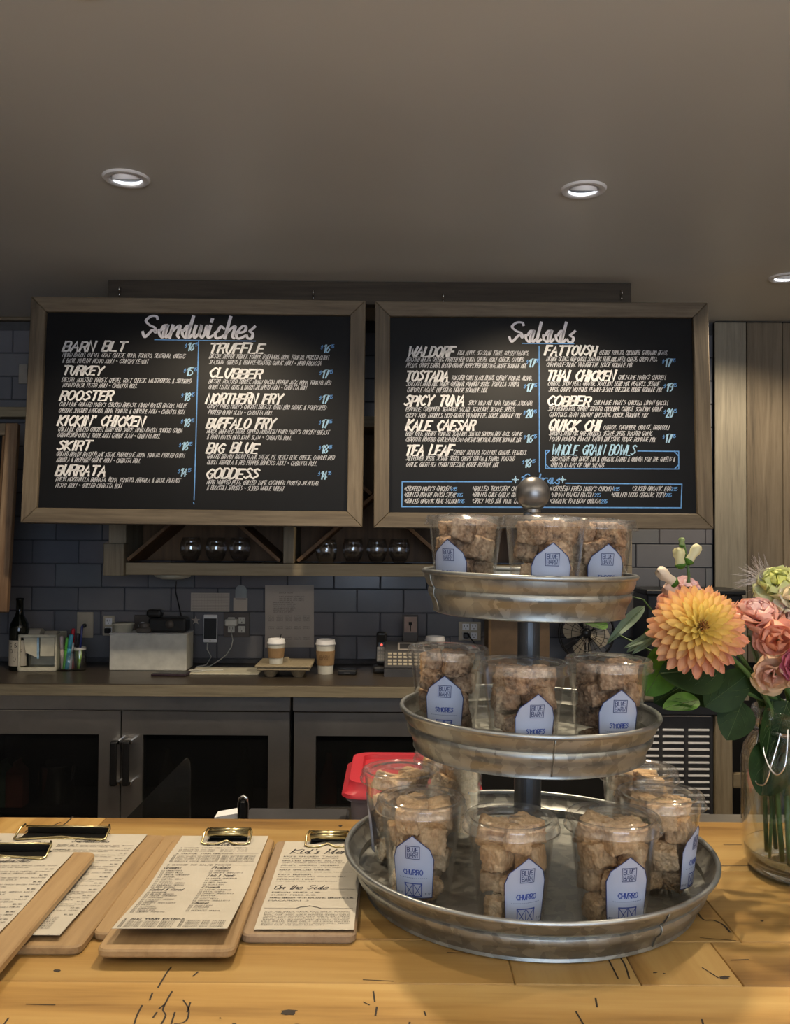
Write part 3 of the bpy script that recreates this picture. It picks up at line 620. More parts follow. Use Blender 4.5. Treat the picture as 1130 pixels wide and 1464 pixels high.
# ------------------------------------------------------------------ worktop, fridges, cabinet
WT = CZ-.576; YW = 3.33; xw0, xw1 = -2.3, at(1072, 980, YW).x
wk = thing('worktop', 'long dark brown worktop along the tiled wall', 'counter', ((xw0+xw1)/2, 3.6, WT-.045))
cx = (xw0+xw1)/2; hw = (xw1-xw0)/2
obj('top_slab', MB().bb(-hw, hw, YW+.004-3.6, .29, .004, .045, .0025), wk, mat=M_worktop)
obj('front_edge', MB().bb(-hw, hw, YW-3.6, YW+.0038-3.6, 0, .0415, .001), wk, mat=M_worktop_edge)
FZ = WT-.0475
YFr = 3.395
def fridge(x0, x1, doors, label):
    """doors: (x0,x1,window x0,x1,handle x or None, handle side)"""
    a, b = at(x0, 1080, YFr).x, at(x1, 1080, YFr).x
    t = thing('bar_fridge', label, 'fridge', ((a+b)/2, YFr, .0), group='steel bar fridges under the worktop'); ox = (a+b)/2
    top = FZ
    m = MB(); m.box(a-ox, b-ox, .05, .47, top-.03, top).box(a-ox, b-ox, .05, .47, .06, .09).box(a-ox, a-ox+.02, .05, .47, .09, top-.03).box(b-ox-.02, b-ox, .05, .47, .09, top-.03).box(a-ox+.02, b-ox-.02, .45, .47, .09, top-.03)
    obj('cabinet_body', m, t, mat=M_matte)
    obj('apron', MB().bb(a-ox, b-ox, .0, .048, at(300, 1016, YFr).z, top-.001, .002), t, mat=M_steel)
    obj('shelf', MB().box(a-ox+.021, b-ox-.021, .08, .44, at(100, 1148, 3.6).z-.008, at(100, 1148, 3.6).z), t, mat=M_dgrey)
    zt_ = at(300, 1018, YFr).z; z1 = at(300, 1051, YFr).z; zb_ = .08; z0 = at(300, 1154, YFr).z
    z0 = z0 if doors[0][5] else zb_+.14
    for (d0, d1, w0, w1, hxp, _) in doors:
        e0, e1, f0, f1 = (at(q, 1080, YFr).x-ox for q in (d0, d1, w0, w1))
        fr = MB()
        for bx in ((e0, f0, zb_, zt_), (f1, e1, zb_, zt_), (f0, f1, z1, zt_), (f0, f1, zb_, z0)): fr.box(bx[0], bx[1], 0, .045, bx[2], bx[3])
        d = obj('door', fr, t, mat=M_steel)
        obj('top_trim', MB().bb(e0+.002, e1-.002, -.003, .02, zt_+.0005, zt_+.005, .001), d, mat=M_chrome)
        obj('glass_pane', MB().box(f0+.001, f1-.001, .012, .018, z0+.001, z1-.001), d, mat=M_door_glass)
        if hxp:
            hx = at(hxp, 1090, YFr-.05).x-ox; ha, hb = at(hxp, 1060, YFr-.05).z, at(hxp, 1124, YFr-.05).z
            hd = obj('handle', MB().bb(hx-.013, hx+.013, -.058, -.043, hb, ha, .006, seg=2), d, mat=M_black, smooth=False)
            for zz in (ha-.006, hb+.006): obj('handle_bracket', MB().bb(hx-.012, hx+.018, -.0428, -.0005, zz-.009, zz+.009, .003), d, mat=M_chrome)
fridge(-75, 415, [(-73, 172, -40, 141, 162, 0), (174, 414, 204, 383.5, 180, 0)], 'steel two-door bar fridge with paired handles, left')
fridge(418, 660, [(420, 656, 451.5, 624, None, 1)], 'steel single glass-door bar fridge behind the red-lidded tub')
# things inside the fridge
def onshelf(px, Y): return at(px, 1100, Y).x
zs = at(100, 1148, 3.6).z+.001
k = at(80, 1147, 3.6)
t = thing('ice_bucket', 'steel bucket with wire handle behind the left fridge door', 'bucket', (onshelf(82, 3.62), 3.62, zs))
obj('bucket', MB().lathe([(0, 0), (.062, 0), (.064, .004), (.072, .15), (.075, .152), (.075, .156), (.070, .156), (.061, .006), (0, .004)], 32), t, mat=M_chrome, smooth=True)
obj('handle', MB().tube([(.075*cos(u), -.075*sin(u)*.6, .14-.10*sin(u)) for u in np.linspace(0, pi, 15)], .002, 6), t, mat=M_chrome, smooth=True)
for pxx, col, lb, g in ((4, M_pale, 'pale green carton in left fridge, cut off by the edge', .0), (25, plain('pink_carton', (.55, .2, .15), .5), 'salmon pink carton beside the bucket in the left fridge', .03)):
    t = thing('juice_carton', lb, 'carton', (onshelf(pxx, 3.56), 3.56, zs), group='cartons in the left fridge')
    mt = plain('green_carton', (.25, .38, .28), .5) if col is M_pale else col
    obj('carton_body', MB().bb(-.035, .035, -.035, .035, 0, .135, .003), t, mat=mt)
    obj('gable_top', MB().prism([(-.034, .1355), (.034, .1355), (.004, .165), (.004, .18), (-.004, .18), (-.004, .165)], -.034, .034), t, mat=mt)
bt = MB().lathe([(0, 0), (.034, 0), (.036, .01), (.036, .12), (.014, .17), (.013, .21), (0, .21)], 20)
for pxx, yy, col, lb in ((470, 3.6, (.35, .06, .03), 'red-brown bottle inside the fridge door near the tub'), (500, 3.66, (.05, .12, .05), 'dark green bottle inside the fridge door near the tub'), (240, 3.65, (.10, .08, .03), 'dark amber bottle inside the middle fridge door'), (350, 3.68, (.13, .13, .06), 'olive bottle at right inside the middle fridge door')):
    tag(obj('fridge_bottle', MB().lathe([(0, 0), (.034, 0), (.036, .01), (.036, .12), (.014, .17), (.013, .21), (0, .21)], 20), None, (onshelf(pxx, yy), yy, zs), mat=plain('bottle_glass', col, .15), smooth=True), lb, 'bottle', 'bottles inside the bar fridges')
# lower cabinet with vent grille, right
a, b, c = at(662, 1080, YFr).x, at(1048, 1080, YFr).x, at(1180, 1080, YFr).x
t = thing('grille_cabinet', 'dark under-counter cabinet with white-slatted vent grille', 'cabinet', ((a+b)/2, YFr, 0)); ox = (a+b)/2
gx0, gx1 = at(903, 1080, YFr).x-ox, at(1022, 1080, YFr).x-ox
obj('body', MB().box(a-ox, b-ox, .03, .47, .06, FZ-.001), t, mat=M_matte)
obj('wooden_apron', MB().bb(a-ox, b-ox, -.004, .028, at(950, 1003, YFr).z, FZ-.002, .002), t, mat=M_shelfw)
obj('dark_apron', MB().bb(a-ox, b-ox, .002, .028, at(950, 1022, YFr).z, at(950, 1004, YFr).z, .002), t, mat=M_dgrey)
gz1, gz0 = at(950, 1023, YFr).z, at(950, 1163, YFr).z-.02
gp = obj('grille_panel', MB().bb(gx0, gx1, .012, .028, gz0, gz1, .002), t, mat=M_dgrey)
obj('edge_strip', MB().box(gx0, gx1-.01, .009, .0118, gz1-.006, gz1-.002), t, mat=M_chrome)
sm = None
for r_ in range(14):
    for cidx in range(3):
        cxp = (928, 963.5, 1000)[cidx]; zz = at(963, 1044+9.35*r_, YFr).z
        if sm is None: sm = MB().bb(-.040, .040, -.004, .004, -.0042, .0042, .001).mesh('slat', M_trim)
        obj('slat', sm, t, (at(cxp, 1090, YFr).x-ox, .005, zz), (R(-25), 0, 0))
obj('stile', MB().bb(gx1+.004, b-ox-.001, -.002, .028, .06, at(950, 1023, YFr).z-.001, .002), t, mat=M_shelfz)
t = thing('open_base_frame', 'open wooden base frame right of the vent grille', 'cabinet', ((b+c)/2+.003, YFr, 0)); ox = (b+c)/2+.003
obj('back_panel', MB().box(b+.003-ox, c-ox, .43, .45, .02, WT-.05), t, mat=M_matte)
obj('rail', MB().bb(b+.003-ox, c-ox-.04, 0, .03, at(1060, 1127, YFr).z, at(1060, 1107, YFr).z, .002), t, mat=M_shelfw)
obj('post', MB().bb(c-ox-.039, c-ox, -.0, .03, 0, WT-.05, .002), t, mat=M_shelfz)
obj('side_panel', MB().box(b+.003-ox, b+.012-ox, .031, .429, .02, WT-.05), t, mat=M_matte)

# ------------------------------------------------------------------ things on the worktop
def wt(px, Y): return (at(px, 950, Y).x, Y, WT)
# wine bottle
t = thing('wine_bottle', 'dark wine bottle with white label at the left end', 'bottle', wt(27, 3.66))
obj('bottle', MB().lathe([(0, 0), (.036, 0), (.039, .004), (.039, .17), (.036, .19), (.018, .225), (.0145, .24), (.014, .285), (.0155, .287), (.0155, .296), (.0, .297)], 32), t, mat=plain('black_bottle_glass', (.01, .012, .008), .06), smooth=True)
vs = MB(); n = 14
for i in range(n+1):
    an = -pi/2-1.2+2.4*i/n
    vs.v += [(.0396*cos(an), .0396*sin(an), .02), (.0396*cos(an), .0396*sin(an), .125)]
for i in range(n): vs.f.append((2*i, 2*i+2, 2*i+3, 2*i+1)); vs.m.append(0)
obj('bottle_label', vs, t, mat=M_paper)
mb = MB(); cyl = lambda u, v: (.0399*sin(u/.0399), -.0399*cos(u/.0399), v)
text(mb, '# & <', -.024, .098, .014, .05, .2, mp=cyl); text(mb, 'DTS', -.024, .075, .014, .05, .2, mp=cyl); text(mb, 'O', -.008, .040, .018, None, .1, mp=cyl)
obj('label_print', mb, t, mat=M_ink)
# label dispenser
x0, x1 = at(26, 940, 3.62).x, at(80, 940, 3.62).x; w_ = x1-x0
t = thing('label_dispenser', 'cream open-fronted dispenser box holding paper label rolls', 'dispenser', ((x0+x1)/2, 3.62, WT), (0, 0, R(4)))
m = MB(); m.bb(-w_/2, -w_/2+.008, 0, .14, 0, .15, .002).bb(w_/2-.008, w_/2, 0, .14, 0, .15, .002).bb(-w_/2, w_/2, 0, .14, 0, .008, .002).bb(-w_/2, w_/2, .132, .14, 0, .15, .002).bb(-w_/2, w_/2, 0, .012, .138, .15, .002).bb(-w_/2, w_/2, 0, .006, .008, .016, .001)
obj('box_frame', m, t, mat=M_cream)
for cxx, ll in ((-.032, .055), (.036, .05)):
    o = obj('paper_roll', MB().lathe([(.010, -ll/2), (.042, -ll/2), (.043, -ll/2+.002), (.043, ll/2-.002), (.042, ll/2), (.010, ll/2), (.010, -ll/2)], 28), t, (cxx, .075, .125 if cxx < 0 else .115), (0, pi/2, 0), mat=M_paper); weld_auto(o)
obj('paper_flap', MB().add([(-.06, .014, .137), (.0, .014, .137), (-.004, .010, .055), (-.05, .012, .075), (-.004, .012, .0545), (-.05, .014, .0745), (-.06, .016, .137), (0, .016, .137)], [(0, 3, 2, 1), (6, 7, 4, 5), (3, 5, 4, 2), (1, 2, 4, 7), (0, 6, 5, 3)]), t, mat=M_cream)
obj('paper_flap', MB().box(.008, .064, .013, .015, .06, .137), t, mat=M_cream)
obj('blue_stripe', MB().box(-.0045, .004, .0105, .0125, .05, .1365), t, mat=M_pale)
# marker glass and markers
cxm, cym = at(99, 940, 3.66).x, 3.66
t = thing('marker_glass', 'glass jar crowded with coloured markers', 'jar', (cxm, cym, WT))
obj('glass', MB().lathe([(0, 0), (.044, 0), (.046, .003), (.047, .09), (.0455, .09), (.0445, .005), (0, .004)], 28), t, mat=M_glass, smooth=True)
for i, (dx, dy, tx, hh, col, lb) in enumerate(((-.026, -.012, -.04, .135, (.75, .6, .6), 'white and pink marker leaning leftmost in the marker jar'), (-.016, -.020, .10, .13, (.15, .62, .08), 'bright green marker in the marker jar'), (-.001, -.026, .12, .145, (.10, .48, .68), 'fat sky blue marker in the marker jar'),
        (.011, -.018, .08, .11, (.6, .62, .66), 'grey-white marker in the marker jar'), (.020, -.006, -.08, .10, (.6, .12, .12), 'pinkish red marker low in the marker jar'), (.004, .012, .05, .165, (.55, .02, .04), 'red-capped marker standing tallest in the marker jar'), (.026, .010, .06, .145, (.03, .03, .04), 'black marker at the right of the marker jar'), (-.014, .010, .0, .13, (.05, .2, .04), 'dark green marker at the back of the marker jar'))):
    p = thing('marker', lb, 'marker', (cxm+dx*.9, cym+dy*.9, WT+.006), (0, tx, 0), 'markers in the jar')
    mt = plain('marker_colour', col, .35)
    rr = .0085 if i == 2 else .0065
    obj('barrel', MB().lathe([(0, 0), (rr*.95, .001), (rr, .004), (rr, hh*.6), (0, hh*.6)], 12), p, mat=mt, smooth=True)
    obj('cap', MB().lathe([(0, hh*.6+.0003), (rr*1.12, hh*.6+.0005), (rr*1.1, hh-.004), (rr*.7, hh), (0, hh)], 12), p, mat=mt, smooth=True)
t = thing('small_jar', 'small clear lidded jar with a lime-green stick', 'jar', wt(114, 3.66))
obj('jar', MB().lathe([(0, 0), (.026, 0), (.028, .004), (.028, .07), (.022, .082), (.022, .09), (.021, .09), (.020, .082), (.0265, .069), (.0265, .005), (0, .004)], 24), t, mat=M_glass, smooth=True)
obj('collar', MB().lathe([(.0222, .084), (.0245, .084), (.0245, .095), (.0222, .095), (.0222, .084)], 24), t, mat=M_wplast)
p = wt(114, 3.66)
tag(obj('lime_stick', MB().tube([(p[0]-.004, p[1]-.006, WT+.006), (p[0]+.006, p[1], WT+.082)], .006, 8), mat=plain('lime', (.3, .6, .06), .4), smooth=True), 'lime green stick inside the small clear jar', 'marker')
tag(obj('ballpoint_pen', MB().tube([(p[0]-.001, p[1]+.006, WT+.01), (p[0], p[1]+.006, WT+.10), (p[0]+.006, p[1]+.004, WT+.178), (p[0]+.007, p[1]+.004, WT+.185)], [.004, .005, .005, .002], 8), mat=plain('blue_pen', (.02, .03, .2), .3), smooth=True), 'dark blue pen standing upright in the small jar', 'pen')
# wall plates and sockets
def plate(px0, px1, py0, py1, name, label, mt, cat='wall socket', grp=None):
    a, b = at(px0, py0, YB-.012), at(px1, py1, YB-.012)
    t = thing(name, label, cat, ((a.x+b.x)/2, YB-.0065, b.z), group=grp)
    w_ = b.x-a.x; h_ = a.z-b.z
    obj('plate', MB().bb(-w_/2, w_/2, -.006, 0, 0, h_, .002), t, mat=mt); return t, w_, h_
def socket(t, cx, cz, mt):
    for dz in (-.019, .019):
        s = obj('socket', MB().bb(cx-.015, cx+.015, -.009, -.0062, cz+dz-.014, cz+dz+.014, .004, seg=2), t, mat=mt)
        for dx in (-.006, .006): obj('slot', MB().box(cx+dx-.0012, cx+dx+.0012, -.0095, -.0088, cz+dz, cz+dz+.008), s, mat=M_black)
        obj('slot', MB().box(cx-.002, cx+.002, -.0095, -.0088, cz+dz-.009, cz+dz-.005), s, mat=M_black)
t, w_, h_ = plate(110, 133, 875, 912, 'wall_plate', 'ivory blank wall plate behind the small jar', M_iv, 'wall plate')
obj('black_knob', MB().lathe([(0, 0), (.009, 0), (.009, .012), (.006, .016), (0, .016)], 16), t, (0, -.0064, h_*.48), (pi/2, 0, 0), mat=M_black, smooth=True)
t, w_, h_ = plate(147, 164, 880, 909, 'wall_socket', 'socket with black plug above left end of white box', M_iv); socket(t, 0, h_/2, M_trim)
o = obj('plug', MB().bb(-.011, .013, -.035, -.0098, h_/2-.03, h_/2-.008, .003), t, mat=M_black)
t, w_, h_ = plate(192, 216, 879, 906, 'wall_socket', 'round-faced socket on a bronze plate above the white box', M_darkplate)
o = obj('socket', MB().lathe([(0, 0), (.017, 0), (.017, .003), (0, .0032)], 20), t, (0, -.0062, h_*.42), (pi/2, 0, 0), mat=M_trim)
for dx, dz in ((-.006, .004), (.006, .004), (0, -.007)): obj('slot', MB().box(dx-.0014, dx+.0014, -.0102, -.0092, h_*.42+dz-.003, h_*.42+dz+.003), o.parent, mat=M_black)
t, w_, h_ = plate(320, 357, 875.5, 911, 'wall_socket', 'double wall socket on a bronze plate with white adapter', M_darkplate); socket(t, w_*.2, h_/2, M_wplast); socket(t, -w_*.2, h_/2, M_wplast)
ad = thing('charger_adapter', 'clear-white charger plugged into the double wall socket', 'charger', (at(332, 888, 3.87).x, 3.865, at(332, 893, 3.87).z))
obj('adapter_body', MB().bb(-.028, .026, -.022, .01, -.004, .026, .006, seg=2), ad, mat=M_wplast)
pc = [(ad.location.x, 3.86, at(332, 905, 3.86).z)]+[tuple(at(x, y, Y)) for x, y, Y in ((333, 915, 3.85), (331, 925, 3.84), (324, 936, 3.82), (315, 943, 3.79))]
pc += [(at(300, 946, 3.76).x, 3.76, WT+.004), (at(280, 946, 3.72).x, 3.72, WT+.004)]
tag(obj('charging_cable', MB().tube(pc, .0024, 6), mat=M_wplast, smooth=True), 'white charging cable from wall charger to the worktop', 'cable')
t, w_, h_ = plate(656, 688, 889, 916, 'wall_socket', 'socket with black plug behind the tiered stand', M_iv); socket(t, -.018, h_/2, M_trim); socket(t, .018, h_/2, M_trim)
obj('plug', MB().bb(-.03, -.004, -.04, -.0098, h_/2-.028, h_/2-.004, .004), t, mat=M_black)
pp0 = at(668, 905, 3.85); tag(obj('black_cable', MB().tube([pp0, at(675, 915, 3.84), at(690, 935, 3.80), (at(700, 948, 3.76).x, 3.76, WT+.004)], .003, 6), mat=M_black, smooth=True), 'black cable from the socket behind the stand', 'cable')
# white box and what lies on it
x0, x1 = at(156.5, 930, 3.66).x, at(267, 930, 3.66).x; hb_ = at(200, 905.5, 3.66).z-WT; w_ = x1-x0
t = thing('white_box', 'long white storage box on the worktop', 'box', ((x0+x1)/2, 3.66, WT)); xb_ = (x0+x1)/2
obj('box_body', MB().bb(-w_/2, w_/2, 0, .12, 0, hb_*.98, .004, seg=2), t, mat=M_wplast)
obj('lid', MB().bb(-w_/2-.002, w_/2+.002, -.002, .122, hb_*.98+.0003, hb_, .0015), t, mat=M_trim)
zt2 = WT+hb_+.0005
tag(obj('food_tub', MB().lathe([(0, 0), (.038, 0), (.044, .03), (.046, .031), (.046, .036), (0, .037)], 28), None, (at(176, 900, 3.72).x, 3.72, zt2), mat=M_cream, smooth=True), 'shallow cream tub on top of the white box', 'tub')
t = thing('handset_phone', 'black phone base lying on top of the white box', 'telephone', (at(240, 900, 3.72).x, 3.72, zt2))
obj('body', MB().bb(-.075, .085, -.04, .05, 0, .062, .012, seg=2), t, mat=M_black)
obj('arm', MB().bb(-.085, -.02, -.035, .02, .0625, .095, .012, seg=2), t, (0, 0, .0), (0, R(0), 0), mat=M_black)
obj('dial', MB().lathe([(0, 0), (.018, 0), (.018, .004), (0, .005)], 20), t, (.018, -.0405, .035), (pi/2, 0, 0), mat=M_darkplate, smooth=True)
tag(obj('tape_dispenser', MB().bb(-.03, .03, -.02, .02, 0, .022, .004).lathe([(.012, .0), (.024, 0), (.024, .016), (.012, .016), (.012, 0)], 20, -.0, .0, .0225), None, (at(208, 900, 3.70).x-.0, 3.69, zt2), mat=M_darkplate), 'small brown tape holder on top of the white box', 'tape dispenser')
# phones, tablet, wall papers
t = thing('phone', 'black phone lying flat before the white box', 'phone', (at(245, 948, 3.55).x, 3.55, WT), (0, 0, R(-3)))
obj('case', MB().bb(-.072, .072, -.036, .036, 0, .010, .004, seg=2), t, mat=plain('plum_case', (.03, .015, .025), .4)); obj('screen', MB().bb(-.066, .066, -.031, .031, .0102, .0110, .0003), t, mat=M_black)
a, b = at(290.5, 879, 3.87), at(310, 919, 3.87)
t = thing('phone', 'white phone mounted upright on the tiles with blank screen', 'phone', ((a.x+b.x)/2, 3.886, b.z), (0, 0, 0))
w_ = (b.x-a.x)/2; h_ = a.z-b.z
obj('body', MB().bb(-w_, w_, -.009, -.001, 0, h_, .004, seg=2), t, mat=M_trim)
obj('screen', MB().box(-w_+.003, w_-.003, -.0096, -.0091, h_*.13, h_*.87), t, mat=M_black)
obj('home_button', MB().lathe([(0, 0), (.004, 0), (.004, .0006), (0, .0007)], 14), t, (0, -.0091, h_*.065), (pi/2, 0, 0), mat=M_wplast)
pc = [(t.location.x-.01, 3.875, b.z-.0015), (t.location.x-.012, 3.874, b.z-.03), (t.location.x+.01, 3.86, b.z-.06), (t.location.x+.0, 3.80, WT+.004), (t.location.x-.03, 3.75, WT+.004)]
tag(obj('charging_cable', MB().tube(pc, [.004, .003, .002, .002, .002], 6), mat=M_wplast, smooth=True), 'white cable hanging from the wall phone', 'cable')
def wall_sheet(px0, py0, px1, py1, label, name='wall_notice', mt=None, rows=None, skew=0):
    a, b = at(px0, py0, YB-.01), at(px1, py1, YB-.01); w_ = b.x-a.x; h_ = a.z-b.z
    t = thing(name, label, 'notice', ((a.x+b.x)/2, YB-.0068, b.z), (0, R(skew), 0))
    obj('sheet', MB().box(-w_/2, w_/2, -.0012, 0, 0, h_), t, mat=mt or M_sheet); return t, w_, h_
t, w_, h_ = wall_sheet(273, 847.5, 328, 874.5, 'small grid-printed notice taped to tiles above the phone')
mb = MB(); mpw = lambda u, v: (u, -.0016, v)
for i in range(1, 12): ribbon(mb, [(-w_/2+.004, h_*i/12), (w_/2-.004, h_*i/12)], .0012, mpw, 0)
for i in range(1, 14): ribbon(mb, [(-w_/2+w_*i/14, .004), (-w_/2+w_*i/14, h_-.004)], .0006, mpw, 0)
obj('grid_lines', mb, t, mat=plain('faded_ink', (.3, .26, .23), .8))
a, b = at(334, 836, YB-.01), at(355, 874, YB-.01); w_ = (b.x-a.x); h_ = a.z-b.z
t = thing('wall_tag', 'rounded grey tag and pink slip stuck to the tiles', 'notice', ((a.x+b.x)/2, YB-.0068, b.z))
obj('slip', MB().box(-w_/2, w_/2*.9, -.0012, 0, 0, h_*.5), t, mat=M_sheet)
obj('tag', MB().prism([(-w_*.38, h_*.5+.0005)]+[(w_*.38*cos(u), h_*.78+w_*.38*sin(u)) for u in np.linspace(pi, 0, 11)]+[(w_*.38, h_*.5+.0005)], -.0012, 0), t, mat=plain('grey_tag', (.3, .34, .36), .7))
obj('black_bar', MB().box(-w_*.36, w_*.36, -.0018, -.0013, h_*.44, h_*.48), t, mat=M_black)
sx = at(280, 887, YB-.01)
m = MB(); m.prism([((.021 if i % 2 == 0 else .008)*sin(pi*i/5), (.021 if i % 2 == 0 else .008)*cos(pi*i/5)) for i in range(10)], -.005, 0)
tag(obj('starfish', m, None, (sx.x, YB-.0068, sx.z), mat=M_sheet), 'small pale starfish stuck to the tiles beside the phone', 'ornament')
t, w_, h_ = wall_sheet(380, 836.5, 449, 926, 'large printed menu sheet taped to the tiles behind coffee cups', skew=-.6)
mb = MB()
text(mb, 'LUNCH MENU', -.045, h_-.036, .006, .06, .16, mp=mpw, n=2)
for i in range(9): text(mb, random.choice(['BAKED ROSEMARY CHICKEN AND', 'GRILLED BREAD WITH GREENS', 'ROASTED POTATO WITH HERBS']), -.07 if i > 2 else -.045, h_-.052-.0085*i, .0045, random.uniform(.08, .10) if i > 2 else .11, .15, mp=mpw, n=2)
for r_ in range(3):
    for c_ in range(5):
        for q_ in range(4 if r_ == 0 else 2): text(mb, random.choice(['SOUPS', 'GREENS', 'BREAD', 'SALAD']), -w_/2+.012+c_*.039, h_*.50-.048*r_-.007*q_, .004, .028, .16, mp=mpw, n=2)
obj('printed_text', mb, t, mat=plain('sheet_ink', (.12, .10, .10), .8))
# white tray / papers with cables
x0, x1 = at(272, 948, 3.60).x, at(372, 948, 3.60).x
tag(obj('white_folder', MB().bb(x0, x1, 3.56, 3.72, WT, WT+.007, .002), mat=M_cream), 'flat white folder on the worktop under the wall phone', 'folder')
tag(obj('coiled_cable', MB().tube([(x0+.02+.03*cos(u)+u*.002, 3.60+.022*sin(u), WT+.0105) for u in np.linspace(0, 9, 40)]+[(x0+.13, 3.62, WT+.0105)], .0026, 6), mat=M_wplast, smooth=True), 'white cable coiled on the flat white folder', 'cable')
# takeaway cups and the pulp carrier
def takeaway(t, r, h, mt_body=M_wplast, sleeve=True, lid=True):
    obj('cup', MB().lathe([(0, .003), (r*.70, .003), (r*.71, 0), (r*.73, 0), (r*.93, h), (r*.90, h), (0, h)], 32), t, mat=mt_body, smooth=False); weld_auto(t.children[-1])
    if sleeve: obj('sleeve', MB().lathe([(r*(.73+.2*.28)+.0006, h*.30), (r*(.73+.2*.28)+.002, h*.30), (r*(.73+.2*.80)+.002, h*.80), (r*(.73+.2*.80)+.0006, h*.80), (r*(.73+.2*.28)+.0006, h*.30)], 32), t, mat=M_kraft)
    if lid: obj('lid', MB().lathe([(r*.95, h-.001), (r, h+.0), (r, h+.006), (r*.94, h+.008), (r*.90, h+.020), (r*.80, h+.021), (r*.78, h+.016), (0, h+.016)], 32), t, mat=M_trim, smooth=True)
rc = 29/2/F*3.62
t = thing('coffee_cup', 'takeaway coffee cup in kraft sleeve standing on the worktop', 'cup', wt(465.5, 3.62)); takeaway(t, rc, .118)
mb = MB(); rs = rc*.90+.003; text(mb, 'BARN', -.02, .062, .016, .04, .1, script=False, mp=lambda u, v: (rs*sin(u/rs), -rs*cos(u/rs), v)); obj('sleeve_print', mb, t, mat=plain('brown_print', (.10, .05, .025), .8))
p = wt(409, 3.58)
t = thing('cup_carrier', 'moulded pulp cup carrier on the worktop', 'cup carrier', p)
m = MB(); hw_ = 39/F*3.58; hc = .052
m.bb(-hw_, hw_, -.10, .10, hc-.010, hc, .004, seg=2); m.bb(-hw_+.006, hw_-.006, -.095, .095, hc-.022, hc-.0102, .003)
for sx_ in (-1, 1):
    for sy_ in (-1, 1): m.lathe([(.0, 0), (.018, 0), (.022, .006), (.036, hc-.021), (0, hc-.021)], 16, sx_*.055, sy_*.048, 0)
m.prism([(-.015, hc), (-.006, hc+.018), (.008, hc+.018), (.02, hc)], -.015, .015)
obj('pulp_tray', m, t, mat=M_pulp)
t = thing('coffee_cup', 'takeaway coffee cup with stirrer standing in pulp carrier', 'cup', (at(395, 930, 3.53).x, 3.53, WT+hc+.001)); takeaway(t, 26/2/F*3.53, .078)
obj('stirrer', MB().tube([(.012, 0, .088), (.020, -.008, .115)], .002, 6), t, mat=M_black)
t = thing('coffee_cup', 'white takeaway cup partly hidden behind the middle tier', 'cup', wt(622, 3.70)); takeaway(t, .043, .125, sleeve=False)
t = thing('card_reader', 'small flat black card reader beside the coffee cup', 'card reader', wt(497, 3.60)); w_ = 13.5/F*3.6
obj('body', MB().bb(-w_, w_, -.03, .03, 0, .022, .006, seg=2), t, mat=M_black); obj('button_strip', MB().box(-w_*.3, w_*.3, -.0308, -.0302, .006, .012), t, mat=M_dgrey)
# cordless phone, desk phone, picture
t = thing('cordless_phone', 'grey cordless handset upright in its black charging base', 'telephone', wt(545.5, 3.66))
obj('base', MB().bb(-.035, .035, -.04, .04, 0, .03, .01, seg=2), t, mat=M_black)
h = obj('handset', MB().bb(-.022, .022, -.012, .012, 0, .135, .009, seg=2), t, (0, .01, .0305), (R(-8), 0, 0), mat=M_black)
obj('keypad', MB().bb(-.019, .019, -.0155, -.0122, .012, .072, .002), h, mat=plain('silver_keys', (.35, .34, .31), .4))
kb = MB()
for i in range(3):
    for j in range(4): kb.bb(-.014+i*.011, -.006+i*.011, -.0172, -.0156, .018+j*.013, .026+j*.013, .001)
obj('keys', kb, h, mat=M_sheet)
obj('screen', MB().box(-.015, .015, -.0128, -.0121, .09, .122), h, mat=M_matte)
obj('red_light', MB().lathe([(0, 0), (.0042, 0), (.003, .002), (0, .0024)], 12), h, (0, -.0122, .080), (pi/2, 0, 0), mat=emit('red_led', (1, .06, .04), 3))
p = wt(588, 3.62)
t = thing('desk_phone', 'black desk phone with small grey display', 'telephone', p)
obj('body', MB().prism([(-.11, 0), (.11, 0), (.11, .03), (-.11, .03)], -.08, .08), t, mat=M_dgrey)
sl = obj('sloped_face', MB().bb(-.11, .11, -.004, .010, 0, .125, .004), t, (0, -.06, .031), (R(-38), 0, 0), mat=M_dgrey)
obj('display', MB().bb(-.055, .055, -.007, -.0042, .082, .116, .001), sl, mat=M_sheet); obj('display_glass', MB().box(-.047, .047, -.0078, -.0071, .087, .111), sl, mat=M_dgrey)
kb = MB()
for i in range(9):
    for j in range(4): kb.bb(-.095+i*.021, -.080+i*.021, -.0065, -.0042, .012+j*.016, .022+j*.016, .001)
obj('keys', kb, sl, mat=M_iv)
a, b = at(576.5, 879, 3.80), at(598, 907, 3.80)
t = thing('photo_stand', 'small upright framed card behind the desk phone', 'picture frame', ((a.x+b.x)/2, 3.80, WT))
h_ = a.z-WT; w_ = (b.x-a.x)/2
obj('frame', MB().bb(-w_, w_, 0, .010, 0, h_, .002), t, mat=M_darkplate); obj('card', MB().box(-w_+.006, w_-.006, -.001, -.0002, h_-.075, h_-.008), t, mat=plain('pink_card', (.45, .33, .28), .7))
obj('stem_motif', MB().box(-.002, .002, -.0018, -.0011, h_-.07, h_-.04).bb(-.008, .006, -.002, -.0012, h_-.045, h_-.03, .0003), t, mat=M_matte)
